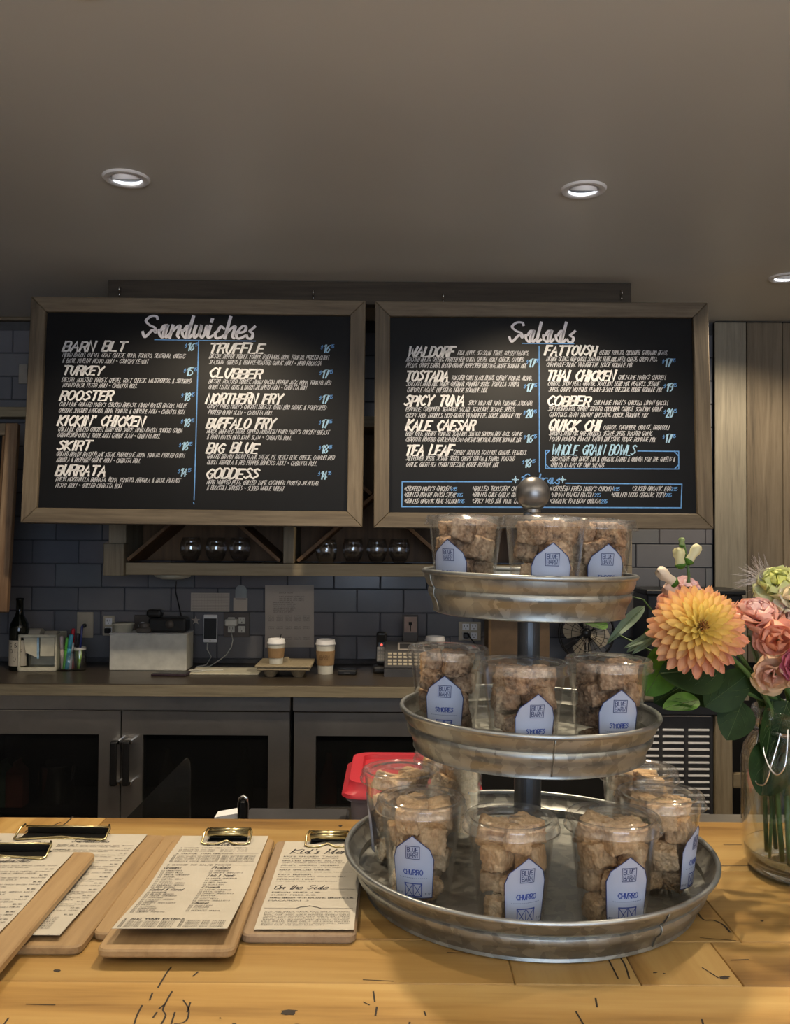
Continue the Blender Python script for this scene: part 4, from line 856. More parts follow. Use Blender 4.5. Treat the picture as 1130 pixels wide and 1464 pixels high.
# brown box, fan, black machine on the right of the worktop
a, b = at(699, 890, 3.68), at(786, 890, 3.68)
t = thing('cardboard_box', 'brown cardboard box behind the stand pole', 'box', ((a.x+b.x)/2, 3.68, WT)); w_ = (b.x-a.x)/2; h_ = a.z-WT+.03
obj('carton', MB().bb(-w_, w_, 0, .17, 0, h_, .002), t, mat=M_brownbox)
obj('side_tape', MB().box(-w_-.0005, -w_+.012, -.0008, -.0001, 0, h_), t, mat=M_kraft)
c = at(838, 905, 3.70)
t = thing('desk_fan', 'black desk fan behind the right middle-tier cup', 'fan', (c.x, 3.70, WT))
rf = .115; cz = c.z-WT-.0
obj('base', MB().lathe([(0, 0), (.07, 0), (.068, .012), (.02, .02), (.014, .03), (.013, cz-.04), (0, cz-.04)], 28), t, mat=M_black, smooth=True)
obj('motor', MB().lathe([(0, -.05), (.035, -.045), (.04, -.01), (.04, .03), (0, .04)], 24), t, (0, .035, cz), (pi/2, 0, 0), mat=M_black, smooth=True)
cg = obj('cage', MB(), t, (0, 0, cz), mat=M_black) if False else None
m = MB()
for rr, yy in ((rf, 0), (rf*.97, -.03), (rf*.6, -.042), (rf*.3, -.046)): m.tube([(rr*cos(u), yy, rr*sin(u)) for u in np.linspace(0, 2*pi, 41)], .0024 if rr > .1 else .0014, 5, cap=False)
for i in range(28):
    u = 2*pi*i/28; m.tube([(rf*cos(u), 0, rf*sin(u)), (rf*.97*cos(u), -.03, rf*.97*sin(u)), (rf*.5*cos(u), -.044, rf*.5*sin(u)), (.02*cos(u), -.047, .02*sin(u))], .0011, 4)
obj('cage', m, t, (0, 0, cz), mat=M_black)
for i in range(4):
    bl = MB(); n = 7
    for a_ in range(n):
        for s_ in range(5):
            th = 1.15*a_/(n-1); rr = .022+(.078)*s_/4*(.75+.25*sin(pi*a_/(n-1))); bl.v.append((rr*cos(th), -.012+.016*a_/(n-1), rr*sin(th)))
    for a_ in range(n-1):
        for s_ in range(4): bl.f.append((a_*5+s_, (a_+1)*5+s_, (a_+1)*5+s_+1, a_*5+s_+1)); bl.m.append(0)
    o = obj('blade', bl, t, (0, -.006, cz), (0, -i*pi/2+2.4, 0), mat=plain('fan_blade', (.46, .40, .30), .4)); sd = o.modifiers.new('s', 'SOLIDIFY'); sd.thickness = .0015
obj('hub', MB().lathe([(0, 0), (.02, .0), (.02, .018), (.012, .024), (0, .025)], 20), t, (0, -.0, cz), (pi/2, 0, 0), mat=M_black, smooth=True)
a, b = at(926, 843, 3.60), at(1064, 950, 3.60)
t = thing('black_machine', 'black box-shaped machine on the worktop behind the flowers', 'appliance', ((a.x+b.x)/2, 3.60, WT)); w_ = (b.x-a.x)/2; h_ = a.z-WT
obj('housing', MB().bb(-w_, w_, 0, .22, 0, h_-.02, .008, seg=2), t, mat=M_black); obj('top_rim', MB().bb(-w_-.008, w_+.008, -.008, .225, h_-.0195, h_, .004), t, mat=M_black)
obj('front_panel', MB().bb(-w_+.03, w_-.03, -.004, -.0003, .05, h_-.07, .001), t, mat=M_dgrey)

# ------------------------------------------------------------------ lower work surfaces behind the bar
BZ = CZ-.384
lt = thing('steel_worktable', 'low stainless work table behind the bar', 'table', (-.7, 1.46, 0))
obj('table_top', MB().bb(-1.0, 1.02, -.24, .24, CZ-.60, CZ-.565, .004), lt, mat=M_steel)
for sx_ in (-1, 1):
    for sy_ in (-1, 1): obj('leg', MB().lathe([(0, 0), (.02, 0), (.02, CZ-.601), (0, CZ-.601)], 16, sx_*.95, sy_*.2), lt, mat=M_steel, smooth=False)
lt = thing('steel_worktable', 'bright stainless table edge right of the stand behind the bar', 'table', (.96, 1.5, 0))
obj('table_top', MB().bb(-.60, .60, -.28, .287, CZ-.60, CZ-.56, .004), lt, mat=M_steel)
for sx_ in (-1, 1):
    for sy_ in (-1, 1): obj('leg', MB().lathe([(0, 0), (.02, 0), (.02, CZ-.601), (0, CZ-.601)], 16, sx_*.55, sy_*.24), lt, mat=M_steel)
# grey till block, black loop handle, papers, smoked panel
a, b = at(356, 1154.5, 1.50), at(500, 1154.5, 1.50)
t = thing('till_drawer', 'dark grey till drawer top just behind the bar', 'till', ((a.x+b.x)/2, 1.42, CZ-.565)); w_ = (b.x-a.x)/2
obj('drawer_body', MB().bb(-w_, w_, 0, .08, .0005, a.z-CZ+.565, .004), t, mat=M_dgrey)
obj('front_panel', MB().bb(-w_+.006, w_-.006, -.006, -.0004, .01, a.z-CZ+.558, .003), t, mat=plain('grey_face', (.09, .09, .09), .35))
c = at(348, 1137, 1.36); bz = CZ-.564
t = thing('loop_handle', 'black looped handle rising behind the bar edge', 'handle', (c.x, 1.36, bz))
hz = c.z-bz
obj('loop', MB().tube([(-.006, 0, .0), (-.0065, 0, hz-.012), (-.005, 0, hz-.004), (0, 0, hz-.001), (.005, 0, hz-.004), (.0065, 0, hz-.012), (.006, 0, 0)], .0024, 8), t, mat=M_chrome, smooth=True)
obj('grip', MB().bb(-.0042, .0042, -.004, .004, .0, hz-.008, .002), t, mat=M_black)
c = at(325, 1166, 1.38)
tag(obj('paper_stack', MB().prism([(-.022, .0005), (.018, .0005), (.018, c.z-CZ+.569), (-.020, c.z-CZ+.562)], 0, .03), None, (c.x, 1.38, CZ-.565), mat=M_trim), 'white paper stack peeking over the bar edge by the loop handle', 'paper')
Yp = 1.40; pl = [at(180, 1170, Yp), at(262.5, 1087, Yp), at(267, 1084.5, Yp), at(270.5, 1089, Yp), at(272, 1100, Yp), at(272, 1170, Yp)]
zlo = CZ-.565
poly = [(pl[0].x-.09, zlo+.001)]+[(q_.x, q_.z) for q_ in pl[:-1]]+[(pl[-1].x, zlo+.001)]
x0_ = pl[-1].x
tag(obj('smoked_panel', MB().prism([(x-x0_, z_-zlo) for x, z_ in poly], 0, .006), None, (x0_, Yp, zlo), mat=M_acryl), 'smoked triangular acrylic panel standing behind the bar', 'panel')
# red lidded tub
Y0, Y1 = 1.27, 1.47
xa, xb = at(487, 1125, Y0).x, at(695, 1125, Y0).x; zt3 = at(590, 1122, Y0).z
cx = (xa+xb)/2; w_ = (xb-xa)/2; cyy = (Y0+Y1)/2; d_ = (Y1-Y0)/2
t = thing('food_container', 'translucent square food tub with bright red lid behind the stand', 'container', (cx, cyy, CZ-.565))
def rrect(wx, wy, r, n=5):
    P = []
    for sx_, sy_, a0 in ((1, 1, 0), (-1, 1, 90), (-1, -1, 180), (1, -1, 270)):
        for i in range(n+1):
            a_ = R(a0+90*i/n); P.append((sx_*(wx-r)+r*cos(a_), sy_*(wy-r)+r*sin(a_)))
    return P
def loft(mb, loops, cap0=True, cap1=True, mi=0):
    n = len(loops[0]); vs = [v for l_ in loops for v in l_]; fs = []
    for k in range(len(loops)-1):
        for i in range(n): fs.append((k*n+i, k*n+(i+1) % n, (k+1)*n+(i+1) % n, (k+1)*n+i))
    if cap0: fs.append(tuple(range(n-1, -1, -1)))
    if cap1: fs.append(tuple((len(loops)-1)*n+i for i in range(n)))
    mb.add(vs, fs, mi); return mb
ring = lambda wx, wy, r, z_: [(x, y, z_) for x, y in rrect(wx, wy, r)]
hz = zt3-(CZ-.565)
o = obj('tub', loft(MB(), [ring(w_-.022, d_-.022, .02, .001), ring(w_-.019, d_-.019, .022, .01), ring(w_-.013, d_-.013, .024, hz-.030), ring(w_-.006, d_-.006, .024, hz-.028), ring(w_-.006, d_-.006, .024, hz-.024), ring(w_-.015, d_-.015, .024, hz-.024), ring(w_-.021, d_-.021, .02, .006)]), t, mat=M_frost); weld_auto(o)
o = obj('lid', loft(MB(), [ring(w_-.004, d_-.004, .026, hz-.022), ring(w_, d_, .028, hz-.022), ring(w_-.001, d_-.001, .028, hz-.017), ring(w_-.008, d_-.008, .026, hz-.013), ring(w_-.011, d_-.011, .025, hz-.001), ring(w_-.014, d_-.014, .024, hz), ring(w_-.028, d_-.028, .016, hz), ring(w_-.031, d_-.031, .014, hz-.007), ring(w_-.036, d_-.036, .014, hz-.007), ring(w_-.039, d_-.039, .012, hz-.004)]), t, mat=M_red); weld_auto(o, 50)

# ------------------------------------------------------------------ the bar counter, plank by plank
bar = thing('bar_counter', 'honey-coloured butcher block bar counter in the foreground', 'counter', (0, .8, 0))
obj('base_panel', MB().box(-1.75, 1.75, -.30, -.26, 0, BZ-.05), bar, mat=M_panelA)
obj('support_board', MB().box(-1.75, 1.75, -.259, .36, BZ-.075, BZ-.046), bar, mat=M_matte)
PL = [(-1.8, -.72, 1.003, 1.19, 'Y'), (-.718, -.385, 1.003, 1.19, 'Y'), (-.384, 1.8, 1.017, 1.19, 'X'),
      (-1.8, -.5, .8425, 1.0025, 'Y'), (-.4995, .33, .8425, 1.0163, 'X'), (.3305, 1.8, .8425, 1.0163, 'X'),
      (-1.8, .105, .761, .841, 'X'), (.1055, .213, .761, .841, 'Y'), (.2134, .300, .761, .841, 'Y'), (.3004, 1.8, .761, .841, 'X'),
      (-1.8, 1.8, .56, .7604, 'X'), (-1.8, 1.8, .40, .5595, 'X')]
planks = []
for x0, x1, y0, y1, ax in PL:
    o = obj('plank', MB().bb(-(x1-x0)/2, (x1-x0)/2, -(y1-y0)/2, (y1-y0)/2, -.045, 0, .0008), bar, ((x0+x1)/2, (y0+y1)/2-.8, BZ), mat=M_barX if ax == 'X' else M_barY)
    planks.append(o)
# dark filled cracks and knots in the wood
mb = MB(); fl = lambda a_, b_: (a_, b_-.8, BZ+.00025)
cr = [[(245, 1383), (238, 1392), (226, 1412)], [(246, 1418), (238, 1432), (233, 1444), (237, 1452), (231, 1464)], [(236, 1436), (228, 1442)], [(203, 1438), (196, 1452), (192, 1464)], [(262, 1430), (270, 1444), (266, 1460), (250, 1464)], [(272, 1434), (268, 1447)],
      [(250, 1448), (245, 1464)], [(219, 1455), (224, 1448)], [(12, 1456), (2, 1470)], [(214, 1430), (218, 1420)], [(283, 1390), (276, 1396)],
      [(104, 1168), (90, 1180), (72, 1187)], [(86, 1176), (70, 1184), (62, 1195), (48, 1201)], [(42, 1185), (36, 1190)], [(534, 1418), (536, 1432)], [(539, 1440), (537, 1452)], [(852, 1428), (854, 1440)], [(824, 1447), (834, 1464)], [(1004, 1458), (1007, 1470)], [(586, 1462), (583, 1480)], [(607, 1447), (609, 1452)],
      [(1005, 1384), (1027, 1398)], [(994, 1300), (1006, 1315), (1020, 1316), (1034, 1322), (1044, 1333)], [(1002, 1341), (1052, 1345)], [(1046, 1373), (1070, 1372)], [(1036, 1208), (1062, 1208)], [(1030, 1238), (1088, 1238)], [(885, 1366), (894, 1380), (900, 1399)], [(870, 1371), (884, 1399)], [(520, 1401), (562, 1403)], [(38, 1436), (78, 1437)], [(520, 1433), (528, 1437)], [(640, 1362), (690, 1364)]]
for c_ in cr:
    P = [atz(x, y, BZ) for x, y in c_]; P = [(p.x, p.y) for p in P]; P = [P[0]]+[q_ for q_ in catmull(P, 4)[1:]] if len(P) > 2 else P
    ribbon(mb, P, .0017 if c_[0][1] > 1300 else .0026, fl, .45)
for x, y, rx, ry in ((413, 1447, 15, 4.5), (82, 1388, 5, 2), (1037, 1398, 8, 2.6), (606, 1168.5, 0, 0), (937, 1391, 4, 1), (1090, 1317, 3, 1), (487, 1181, 3, 1.6), (950, 1392, 2, .8), (425, 1465, 6, 1), (335, 1464, 4, 1), (315, 1456, 2, 1)):
    if rx == 0: continue
    n = 12; c0 = [atz(x+rx*cos(2*pi*i/n)*random.uniform(.6, 1.2), y+ry*sin(2*pi*i/n)*random.uniform(.6, 1.2), BZ) for i in range(n)]
    mb.add([fl(p.x, p.y) for p in c0], [tuple(range(n-1, -1, -1))])
o = obj('dark_crack', mb, bar, mat=M_crack); o['kind'] = 'stuff'

# ------------------------------------------------------------------ clipboards and their menus
def clipboard(name, label, xy, rot, w_, h_, z_, clip_w, clip_x=0, wood_m=None, th=.008, dark=False, clip=True, pitch=0):
    t = thing(name, label, 'clipboard', (xy[0], xy[1], z_), (pitch, 0, rot), group='wooden menu clipboards on the bar')
    o = obj('board', loft(MB(), [[(x, y+h_/2, 0) for x, y in rrect(w_/2-.001, h_/2-.001, .008, 4)], [(x, y+h_/2, .0015) for x, y in rrect(w_/2, h_/2, .009, 4)], [(x, y+h_/2, th-.0015) for x, y in rrect(w_/2, h_/2, .009, 4)], [(x, y+h_/2, th) for x, y in rrect(w_/2-.0015, h_/2-.0015, .008, 4)]]), t, mat=wood_m or M_board)
    if clip:
        c_ = clip_w/2; yy = h_-.004
        k = obj('clip', MB(), t, (clip_x, yy, th+.0003), mat=M_darkclip) if False else None
        m = MB(); mt = M_darkclip if dark else M_brass
        if dark: m.bb(-c_+.004, c_-.002, -.020, .004, 0, .0016, .0006).bb(-c_+.006, c_-.004, .0015, .0035, .0018, .0085, .0006)
        else: m.bb(-c_+.004, c_-.004, -.014, .006, 0, .0015, .0006).bb(-c_+.005, c_-.005, -.004, .0, .0016, .009, .001)
        k = obj('clip', m, t, (clip_x, yy, th+.0003), mat=M_darkclip); mt = M_brass
        for yq, zq, rr in (((.0025, .0095, .0012), (-.0185, .0022, .0008)) if dark else ((.004, .009, .0033), (-.006, .0085, .0033))):
            obj('roll_bar', MB().tube([(-c_+.004, yq, zq), (c_-.004, yq, zq)], rr, 10), k, mat=mt, smooth=True)
        dz = .012; e = .4 if not dark else .95
        P = [(-c_+.003, .003, dz), (-c_, -.004, .010), (-c_, -.022, .003), (-c_+.004, -.0245, .0026), (-c_*e*.95, -.0245, .0026), (0, -.014 if not dark else -.015, .0032), (c_*e*.95, -.0245, .0026), (c_-.004, -.0245, .0026), (c_, -.022, .003), (c_, -.004, .010), (c_-.003, .003, dz)]
        obj('wire_loop', MB().tube(P, .0013, 6), k, mat=mt, smooth=True)
    return t
def menu_sheet(label, xy, rot, w_, h_, z_, curl, draw, pitch=0, yoff=0):
    """paper lying on a board: local y runs from the near edge to the clip"""
    t = thing('menu_sheet', label, 'menu', (xy[0], xy[1], z_), (pitch, 0, rot), group='paper menus on the clipboards')
    hz = lambda v: curl*max(0, 1-v/(h_*.55))**2+.0008*sin(v*40)*min(1, (h_-v)*20)
    n = 22; m = MB()
    for i in range(n+1):
        v = h_*i/n; z0 = hz(v)+.0008
        m.v += [(-w_/2, v, z0), (w_/2, v, z0+.0004), (w_/2, v, z0+.0007), (-w_/2, v, z0+.0003)]
    for i in range(n):
        a_ = 4*i; b_ = a_+4
        for q_ in range(4): m.f.append((a_+q_, a_+(q_+1) % 4, b_+(q_+1) % 4, b_+q_)); m.m.append(0)
    m.f += [(0, 3, 2, 1), (4*n, 4*n+1, 4*n+2, 4*n+3)]; m.m += [0, 0]
    obj('paper', m, t, mat=M_paper)
    mb = MB(); mp = lambda u, v: (u, v, hz(v)+.0008+.0006+.0004*(u/w_+.5))
    draw(mb, mp, w_, h_); obj('print', mb, t, mat=M_ink); return t
def T(mb, mp, s, x, y, h, width=None, pen=.13, **kw): text(mb, s, x, y, h, width, pen, mp=mp, **kw)
def greek(mb, mp, x, y, wd, h, words):
    s = ''
    while len(s) < 2.1*wd/h*.52: s += random.choice(words)+' '
    T(mb, mp, s.strip(), x, y, h, wd, .15, n=2)
WORDS = 'ROASTED GARLIC CHEESE BREAD GREENS TOMATO HERB BACON AIOLI CHICKEN ONION KALE WITH AND SEASONAL ROMA GRILLED BASIL FRESH'.split()
def draw_kids(mb, mp, w_, h_):
    T(mb, mp, "Kid's Menu", -.036, h_-.043, .013, .074, .13, script=True, shear=.3, brush=.5)
    y = h_-.054
    for s, e in (("KID'S CHICKEN TACOS", .07), ('GRILLED ORGANIC SALMON', .075), ('CRISPY CHICKEN TENDERS', .072), ("KID'S GRILLED CHEESE", .062), ("KID'S BURGER", .04), ('ORGANIC MILK', .045)):
        T(mb, mp, s, -.042, y, .0030, e*.9, .2); greek(mb, mp, -.042, y-.0052, random.uniform(.06, .084), .0019, WORDS); y -= .0125
    T(mb, mp, 'On the Side', -.042, y-.014, .010, .056, .12, script=True, shear=.3, brush=.6); ribbon(mb, [(.018, y-.013), (.044, y-.013)], .0005, mp, 0)
    y -= .024
    for s, e in (('FRENCH FRIES 4.95', .05), ('SWEET FRIES 5.95', .046), ('MIXED GREENS WITH BALSAMIC DRESSING 6.95', .085), ('MACARONI 3', .04)): T(mb, mp, s, -.042, y, .0030, e, .2); y -= .0075
    y -= .010; ribbon(mb, [(-.044, y), (-.010, y)], .0005, mp, 0); ribbon(mb, [(.010, y), (.044, y)], .0005, mp, 0)
    ribbon(mb, [(-.012, y), (-.008, y+.003), (-.002, y+.004), (0, y+.006), (.004, y+.004), (.009, y+.002), (.012, y)], .001, mp, 0)
    for i in range(9): greek(mb, mp, -.042, y-.009-.0036*i, .084 if i < 8 else .06, .0022, WORDS)
def draw_build(mb, mp, w_, h_):
    T(mb, mp, 'Salad', -.016, h_-.034, .009, .034, .12, script=True, shear=.3)
    def chk(x, y, s, wd, h=.0026): T(mb, mp, s, x+.005, y, h, wd, .17, n=2); ribbon(mb, [(x, y), (x, y+.0022), (x+.0026, y+.0022), (x+.0026, y), (x, y)], .0004, mp, 0)
    y = h_-.044; T(mb, mp, '1 CHOOSE YOUR ORGANIC GREENS', -.044, y, .0032, .078, .2); ribbon(mb, [(.036, y+.001), (.049, y+.001)], .0004, mp, 0)
    for i in range(2): chk(-.044, y-.006-.005*i, 'ROMAINE MIX WITH HERBS', .036, .0022); chk(.004, y-.006-.005*i, 'BABY KALE', .026, .0022)
    y -= .019; T(mb, mp, '2 CHOOSE YOUR DRESSING', -.044, y, .0032, .064, .2); ribbon(mb, [(.022, y+.001), (.049, y+.001)], .0004, mp, 0)
    for i in range(6):
        chk(-.046, y-.005-.0038*i, random.choice(['CHIPOTLE AGAVE DRESSING', 'MISO GINGER VINAIGRETTE', 'PEANUT SESAME DRESSING']), .044, .0022); chk(.004, y-.005-.0038*i, random.choice(['GREEN TEA LEMON DRESSING', 'GARLIC PARMESAN CAESAR']), .038, .0022)
    y -= .034; T(mb, mp, '3 CHOOSE SIX SALAD FIXINGS', -.046, y, .0032, .07, .2); ribbon(mb, [(.026, y+.001), (.049, y+.001)], .0004, mp, 0)
    FX = ['CHERRY TOMATO', 'CUCUMBER', 'CARROT', 'RED ONION', 'SNOW PEAS', 'JICAMA', 'AVOCADO', 'SCALLION', 'BLACK BEANS', 'GREEN BEANS', 'ROASTED BEETS', 'EDAMAME', 'CRISPY SHALLOTS', 'CROUTONS', 'PITA CHIPS', 'WONTONS', 'CHEVEL GOAT', 'WHITE CHEDDAR', 'FETA', 'SESAME SEEDS', 'PUMPKIN SEEDS']
    def col(x, y, blocks):
        for head, k, hw_ in blocks:
            T(mb, mp, head, x, y, .0058, hw_, .13, script=True, shear=.3); y -= .0062
            for i in range(k): s = random.choice(FX); chk(x, y, s, len(s)*.0021, .0028); y -= .0054
            y -= .003
    col(-.048, y-.009, (('Greens', 9, .018), ('Cooked & Cured', 12, .034)))
    col(.004, y-.009, (('Protein', 2, .02), ('Nuts & Seeds', 4, .028), ('Crunch', 7, .018), ('Cheese', 4, .016)))
    T(mb, mp, '4 ADD YOUR EXTRAS', -.048, .0225, .0036, .056, .24)
    for i in range(5): chk(-.048, .017-.0036*i, 'GRILLED CHICKEN BREAST', .044, .0022); chk(.006, .018-.0036*i, 'ORGANIC KING SALMON', .036, .0022)
NM = [('BARN BLT', 'TRUFFLE', 'TURKEY', 'CLUBBER', 'ROOSTER', 'NORTHERN FRY', "KICKIN' CHICKEN", 'BUFFALO FRY', 'SKIRT', 'BIG BLUE', 'BURRATA', 'GODDESS'), ('WALDORF', 'TOSTADA', 'SPICY TUNA', 'KALE CAESAR', 'TEA LEAF', 'FATTOUSH', 'THAI CHICKEN', 'COBBER', 'QUICK CHI', 'SUNRISE')]
def draw_two(mb, mp, w_, h_):
    for x, hd, nm in ((-.098, 'Salads', NM[1]), (.016, 'Sandwiches', NM[0])):
        T(mb, mp, hd, x+.012, h_-.030, .009, .026 if hd == 'Salads' else .044, .12, script=True, shear=.3); y = h_-.041
        for s in nm:
            T(mb, mp, s, x, y, .0032, len(s)*.0030, .22); wd = len(s)*.0030
            greek(mb, mp, x+wd+.003, y, .088-wd, .0024, WORDS); greek(mb, mp, x, y-.0052, random.uniform(.06, .085), .0024, WORDS)
            T(mb, mp, '1'+random.choice('45678')+'.95', x+.082, y-.0105, .0028, .009, .18); y -= .0168
        y = .038
        if hd == 'Sandwiches':
            for i in range(6): greek(mb, mp, x-.02, .036-.0048*i, .10, .0024, WORDS)
        else:
            for i in range(4): T(mb, mp, 'SIDE OF SEASONAL FRUIT', x, .05-.008*i, .0028, .07, .2)
    ribbon(mb, [(-.018, h_-.036), (-.004, h_-.036), (-.004, h_-.026), (-.018, h_-.026), (-.018, h_-.036)], .0006, mp, 0)
    ribbon(mb, [(-.015, h_-.033), (-.013, h_-.030), (-.010, h_-.029), (-.007, h_-.033), (-.015, h_-.033)], .0012, mp, 0)
z0 = BZ+.0004
# right (kids) clipboard
clipboard('clipboard', 'right-hand wooden clipboard holding the kids menu beside the stand', (-.088, .831), R(0), .108, .252, z0, .052, .010, M_boardd)
menu_sheet('kids menu sheet printed with a decorative heading', (-.083, .838), R(0), .094, .238, z0+.0085, .0006, draw_kids)
# under clipboard (third) and salad-builder clipboard on top
clipboard('clipboard', 'wooden clipboard mostly covered by the build-a-salad clipboard', (-.224, .836), R(1.2), .115, .268, z0, .05, 0, M_board, clip=False, th=.007)
clipboard('clipboard', 'brown clipboard with brass clip holding the checklist salad menu', (-.2005, .786), R(.5), .122, .285, z0+.0076, .056, .006, M_board, pitch=0, th=.007)
menu_sheet('checklist salad menu curling up at its near edge', (-.2005, .802), R(.4), .104, .272, z0+.0076+.0075, .010, draw_build)
# big double-column clipboards at the left
clipboard('clipboard', 'large wooden clipboard lying behind the leftmost clipboard', (-.408, .806), R(-.4), .252, .295, z0, .110, .003, M_board, dark=True)
menu_sheet('two-column menu sheet on the rear left clipboard', (-.416, .818), R(-.4), .222, .279, z0+.0085, .003, draw_two)
clipboard('clipboard', 'front-left clipboard cut off by the photo edge, resting on another', (-.452, .715), R(1.4), .250, .285, z0+.0115, .110, .022, M_board, dark=True, pitch=R(.5))
menu_sheet('two-column menu sheet on the front-left clipboard', (-.462, .728), R(1.4), .222, .265, z0+.0115+.0085, .002, draw_two, pitch=R(.5))

# ------------------------------------------------------------------ three-tier galvanized stand
SX, SY = .147, .973
st = thing('tiered_stand', 'three-tier galvanized tray stand with ball finial on the bar', 'tiered stand', (SX, SY, BZ))
FLR = {1: .001, 2: .004, 3: .0125}
def tray(Rr, zf, tilt, seam, fl=0):
    H_ = .0455; b = .88*Rr
    k = Rr-b
    out = [(0, .0006), (b*.55, .0006), (b*.6, .0014), (b*.96, .0014), (b-.002, 0), (b+.0008, .0012), (b, .004), (b+k*.16, .012), (b+k*.22, .0145), (b+k*.42, .0185), (b+k*.48, .022), (b+k*.45, .0255), (b+k*.38, .027), (b+k*.5, .029), (b+k*.62, .0315), (b+k*.75, .0365), (Rr-.003, .0435)]
    inn = [(r-.0013, z_+.001) for r, z_ in out[::-1] if z_ > fl+.004][1:]+[(b*.985, .003+fl), (b*.6, .003+fl), (0, .003+fl)]
    o = obj('tray', MB().lathe(out+inn, 96), st, (0, 0, zf), (0, tilt, 0), mat=M_galv, smooth=True); weld_auto(o, 35)
    m = MB(); n = 96; k_ = 8; vs = []; fs = []
    for i in range(n):
        a_ = 2*pi*i/n
        for j in range(k_):
            q_ = 2*pi*j/k_; rr = Rr-.0028+.0028*cos(q_); vs.append((rr*cos(a_), rr*sin(a_), .0440+.0028*sin(q_)))
    for i in range(n):
        for j in range(k_): fs.append((i*k_+j, ((i+1) % n)*k_+j, ((i+1) % n)*k_+(j+1) % k_, i*k_+(j+1) % k_))
    m.add(vs, fs); obj('rolled_rim', m, o, mat=M_rim, smooth=True)
    m = MB(); a_ = R(seam); P = [((r+.0009)*cos(a_), (r+.0009)*sin(a_), z_) for r, z_ in out[6:]]
    m.tube(P, .0009, 5); obj('side_seam', m, o, mat=M_galv, smooth=True); return o
Z3, Z2, Z1 = 0, CZ-.19-.0455-BZ, CZ-.042-.0455-BZ
tray(.200, Z3, 0, -58, FLR[3]); tray(.1417, Z2, .020, -88, FLR[2]); tray(.118, Z1, .022, 198, FLR[1])
lean = .012
for za, zb2, ra in ((Z3+.0157, Z2+.001, .0148), (Z2+.0075, Z1+.001, .0122)):
    obj('pole', MB().lathe([(0, za), (ra, za), (ra, zb2), (0, zb2)], 28), st, (0, 0, 0), (0, .004, 0), mat=M_pole); weld_auto(st.children[-1])
    obj('collar', MB().lathe([(ra+.0003, za), (ra+.006, za), (ra+.005, za+.003), (ra+.0003, za+.005)], 28), st, mat=M_pole, smooth=True)
obj('pole', MB().lathe([(0, Z1+.0045), (.0052, Z1+.0045), (.0052, CZ+.0235-BZ), (0, CZ+.0235-BZ)], 16), st, mat=M_pole)
ba = at(762, 706, .973)
m = MB(); m.lathe([(.0001, -.0188)]+[(.0188*sin(u), -.0188*cos(u)) for u in np.linspace(.1, pi-.1, 30)]+[(.0001, .0188)], 48); m.lathe([(.0052, -.0215), (.009, -.0205), (.0085, -.0165), (.0052, -.016)], 24)
weld_auto(obj('ball_finial', m, st, (ba.x-SX, 0, ba.z-BZ), mat=M_ball), 60)

# ------------------------------------------------------------------ cups of treats
CH = .096; RB, RT = .0305, .0415
cr_ = lambda z_: RB+(RT-RB)*z_/CH
cupm = MB().lathe([(0, .003), (RB-.004, .0025), (RB-.002, 0), (RB, .001), (RT, CH-.002), (RT+.0016, CH-.001), (RT+.0016, CH+.0005), (RT-.0008, CH+.0002), (RB-.0008, .0028), (0, .0036)], 48).mesh('cup_body', M_cup, True)
lidm = MB().lathe([(RT+.0022, CH-.0075), (RT+.0052, CH-.007), (RT+.0052, CH-.005), (RT+.0034, CH-.0035), (RT+.0034, CH+.002), (RT+.0018, CH+.0045), (RT-.002, CH+.0045), (RT-.0035, CH+.0015), (RT-.0055, CH+.0012), (RT-.008, CH+.0045), (RT-.0105, CH+.005), (.022, CH+.0056), (.0205, CH+.0066), (.012, CH+.0068), (.011, CH+.0060), (0, CH+.006)], 56).mesh('cup_lid', M_lid, True)
bm = bmesh.new(); bm.from_mesh(lidm); bm.faces.ensure_lookup_table(); bm.free()
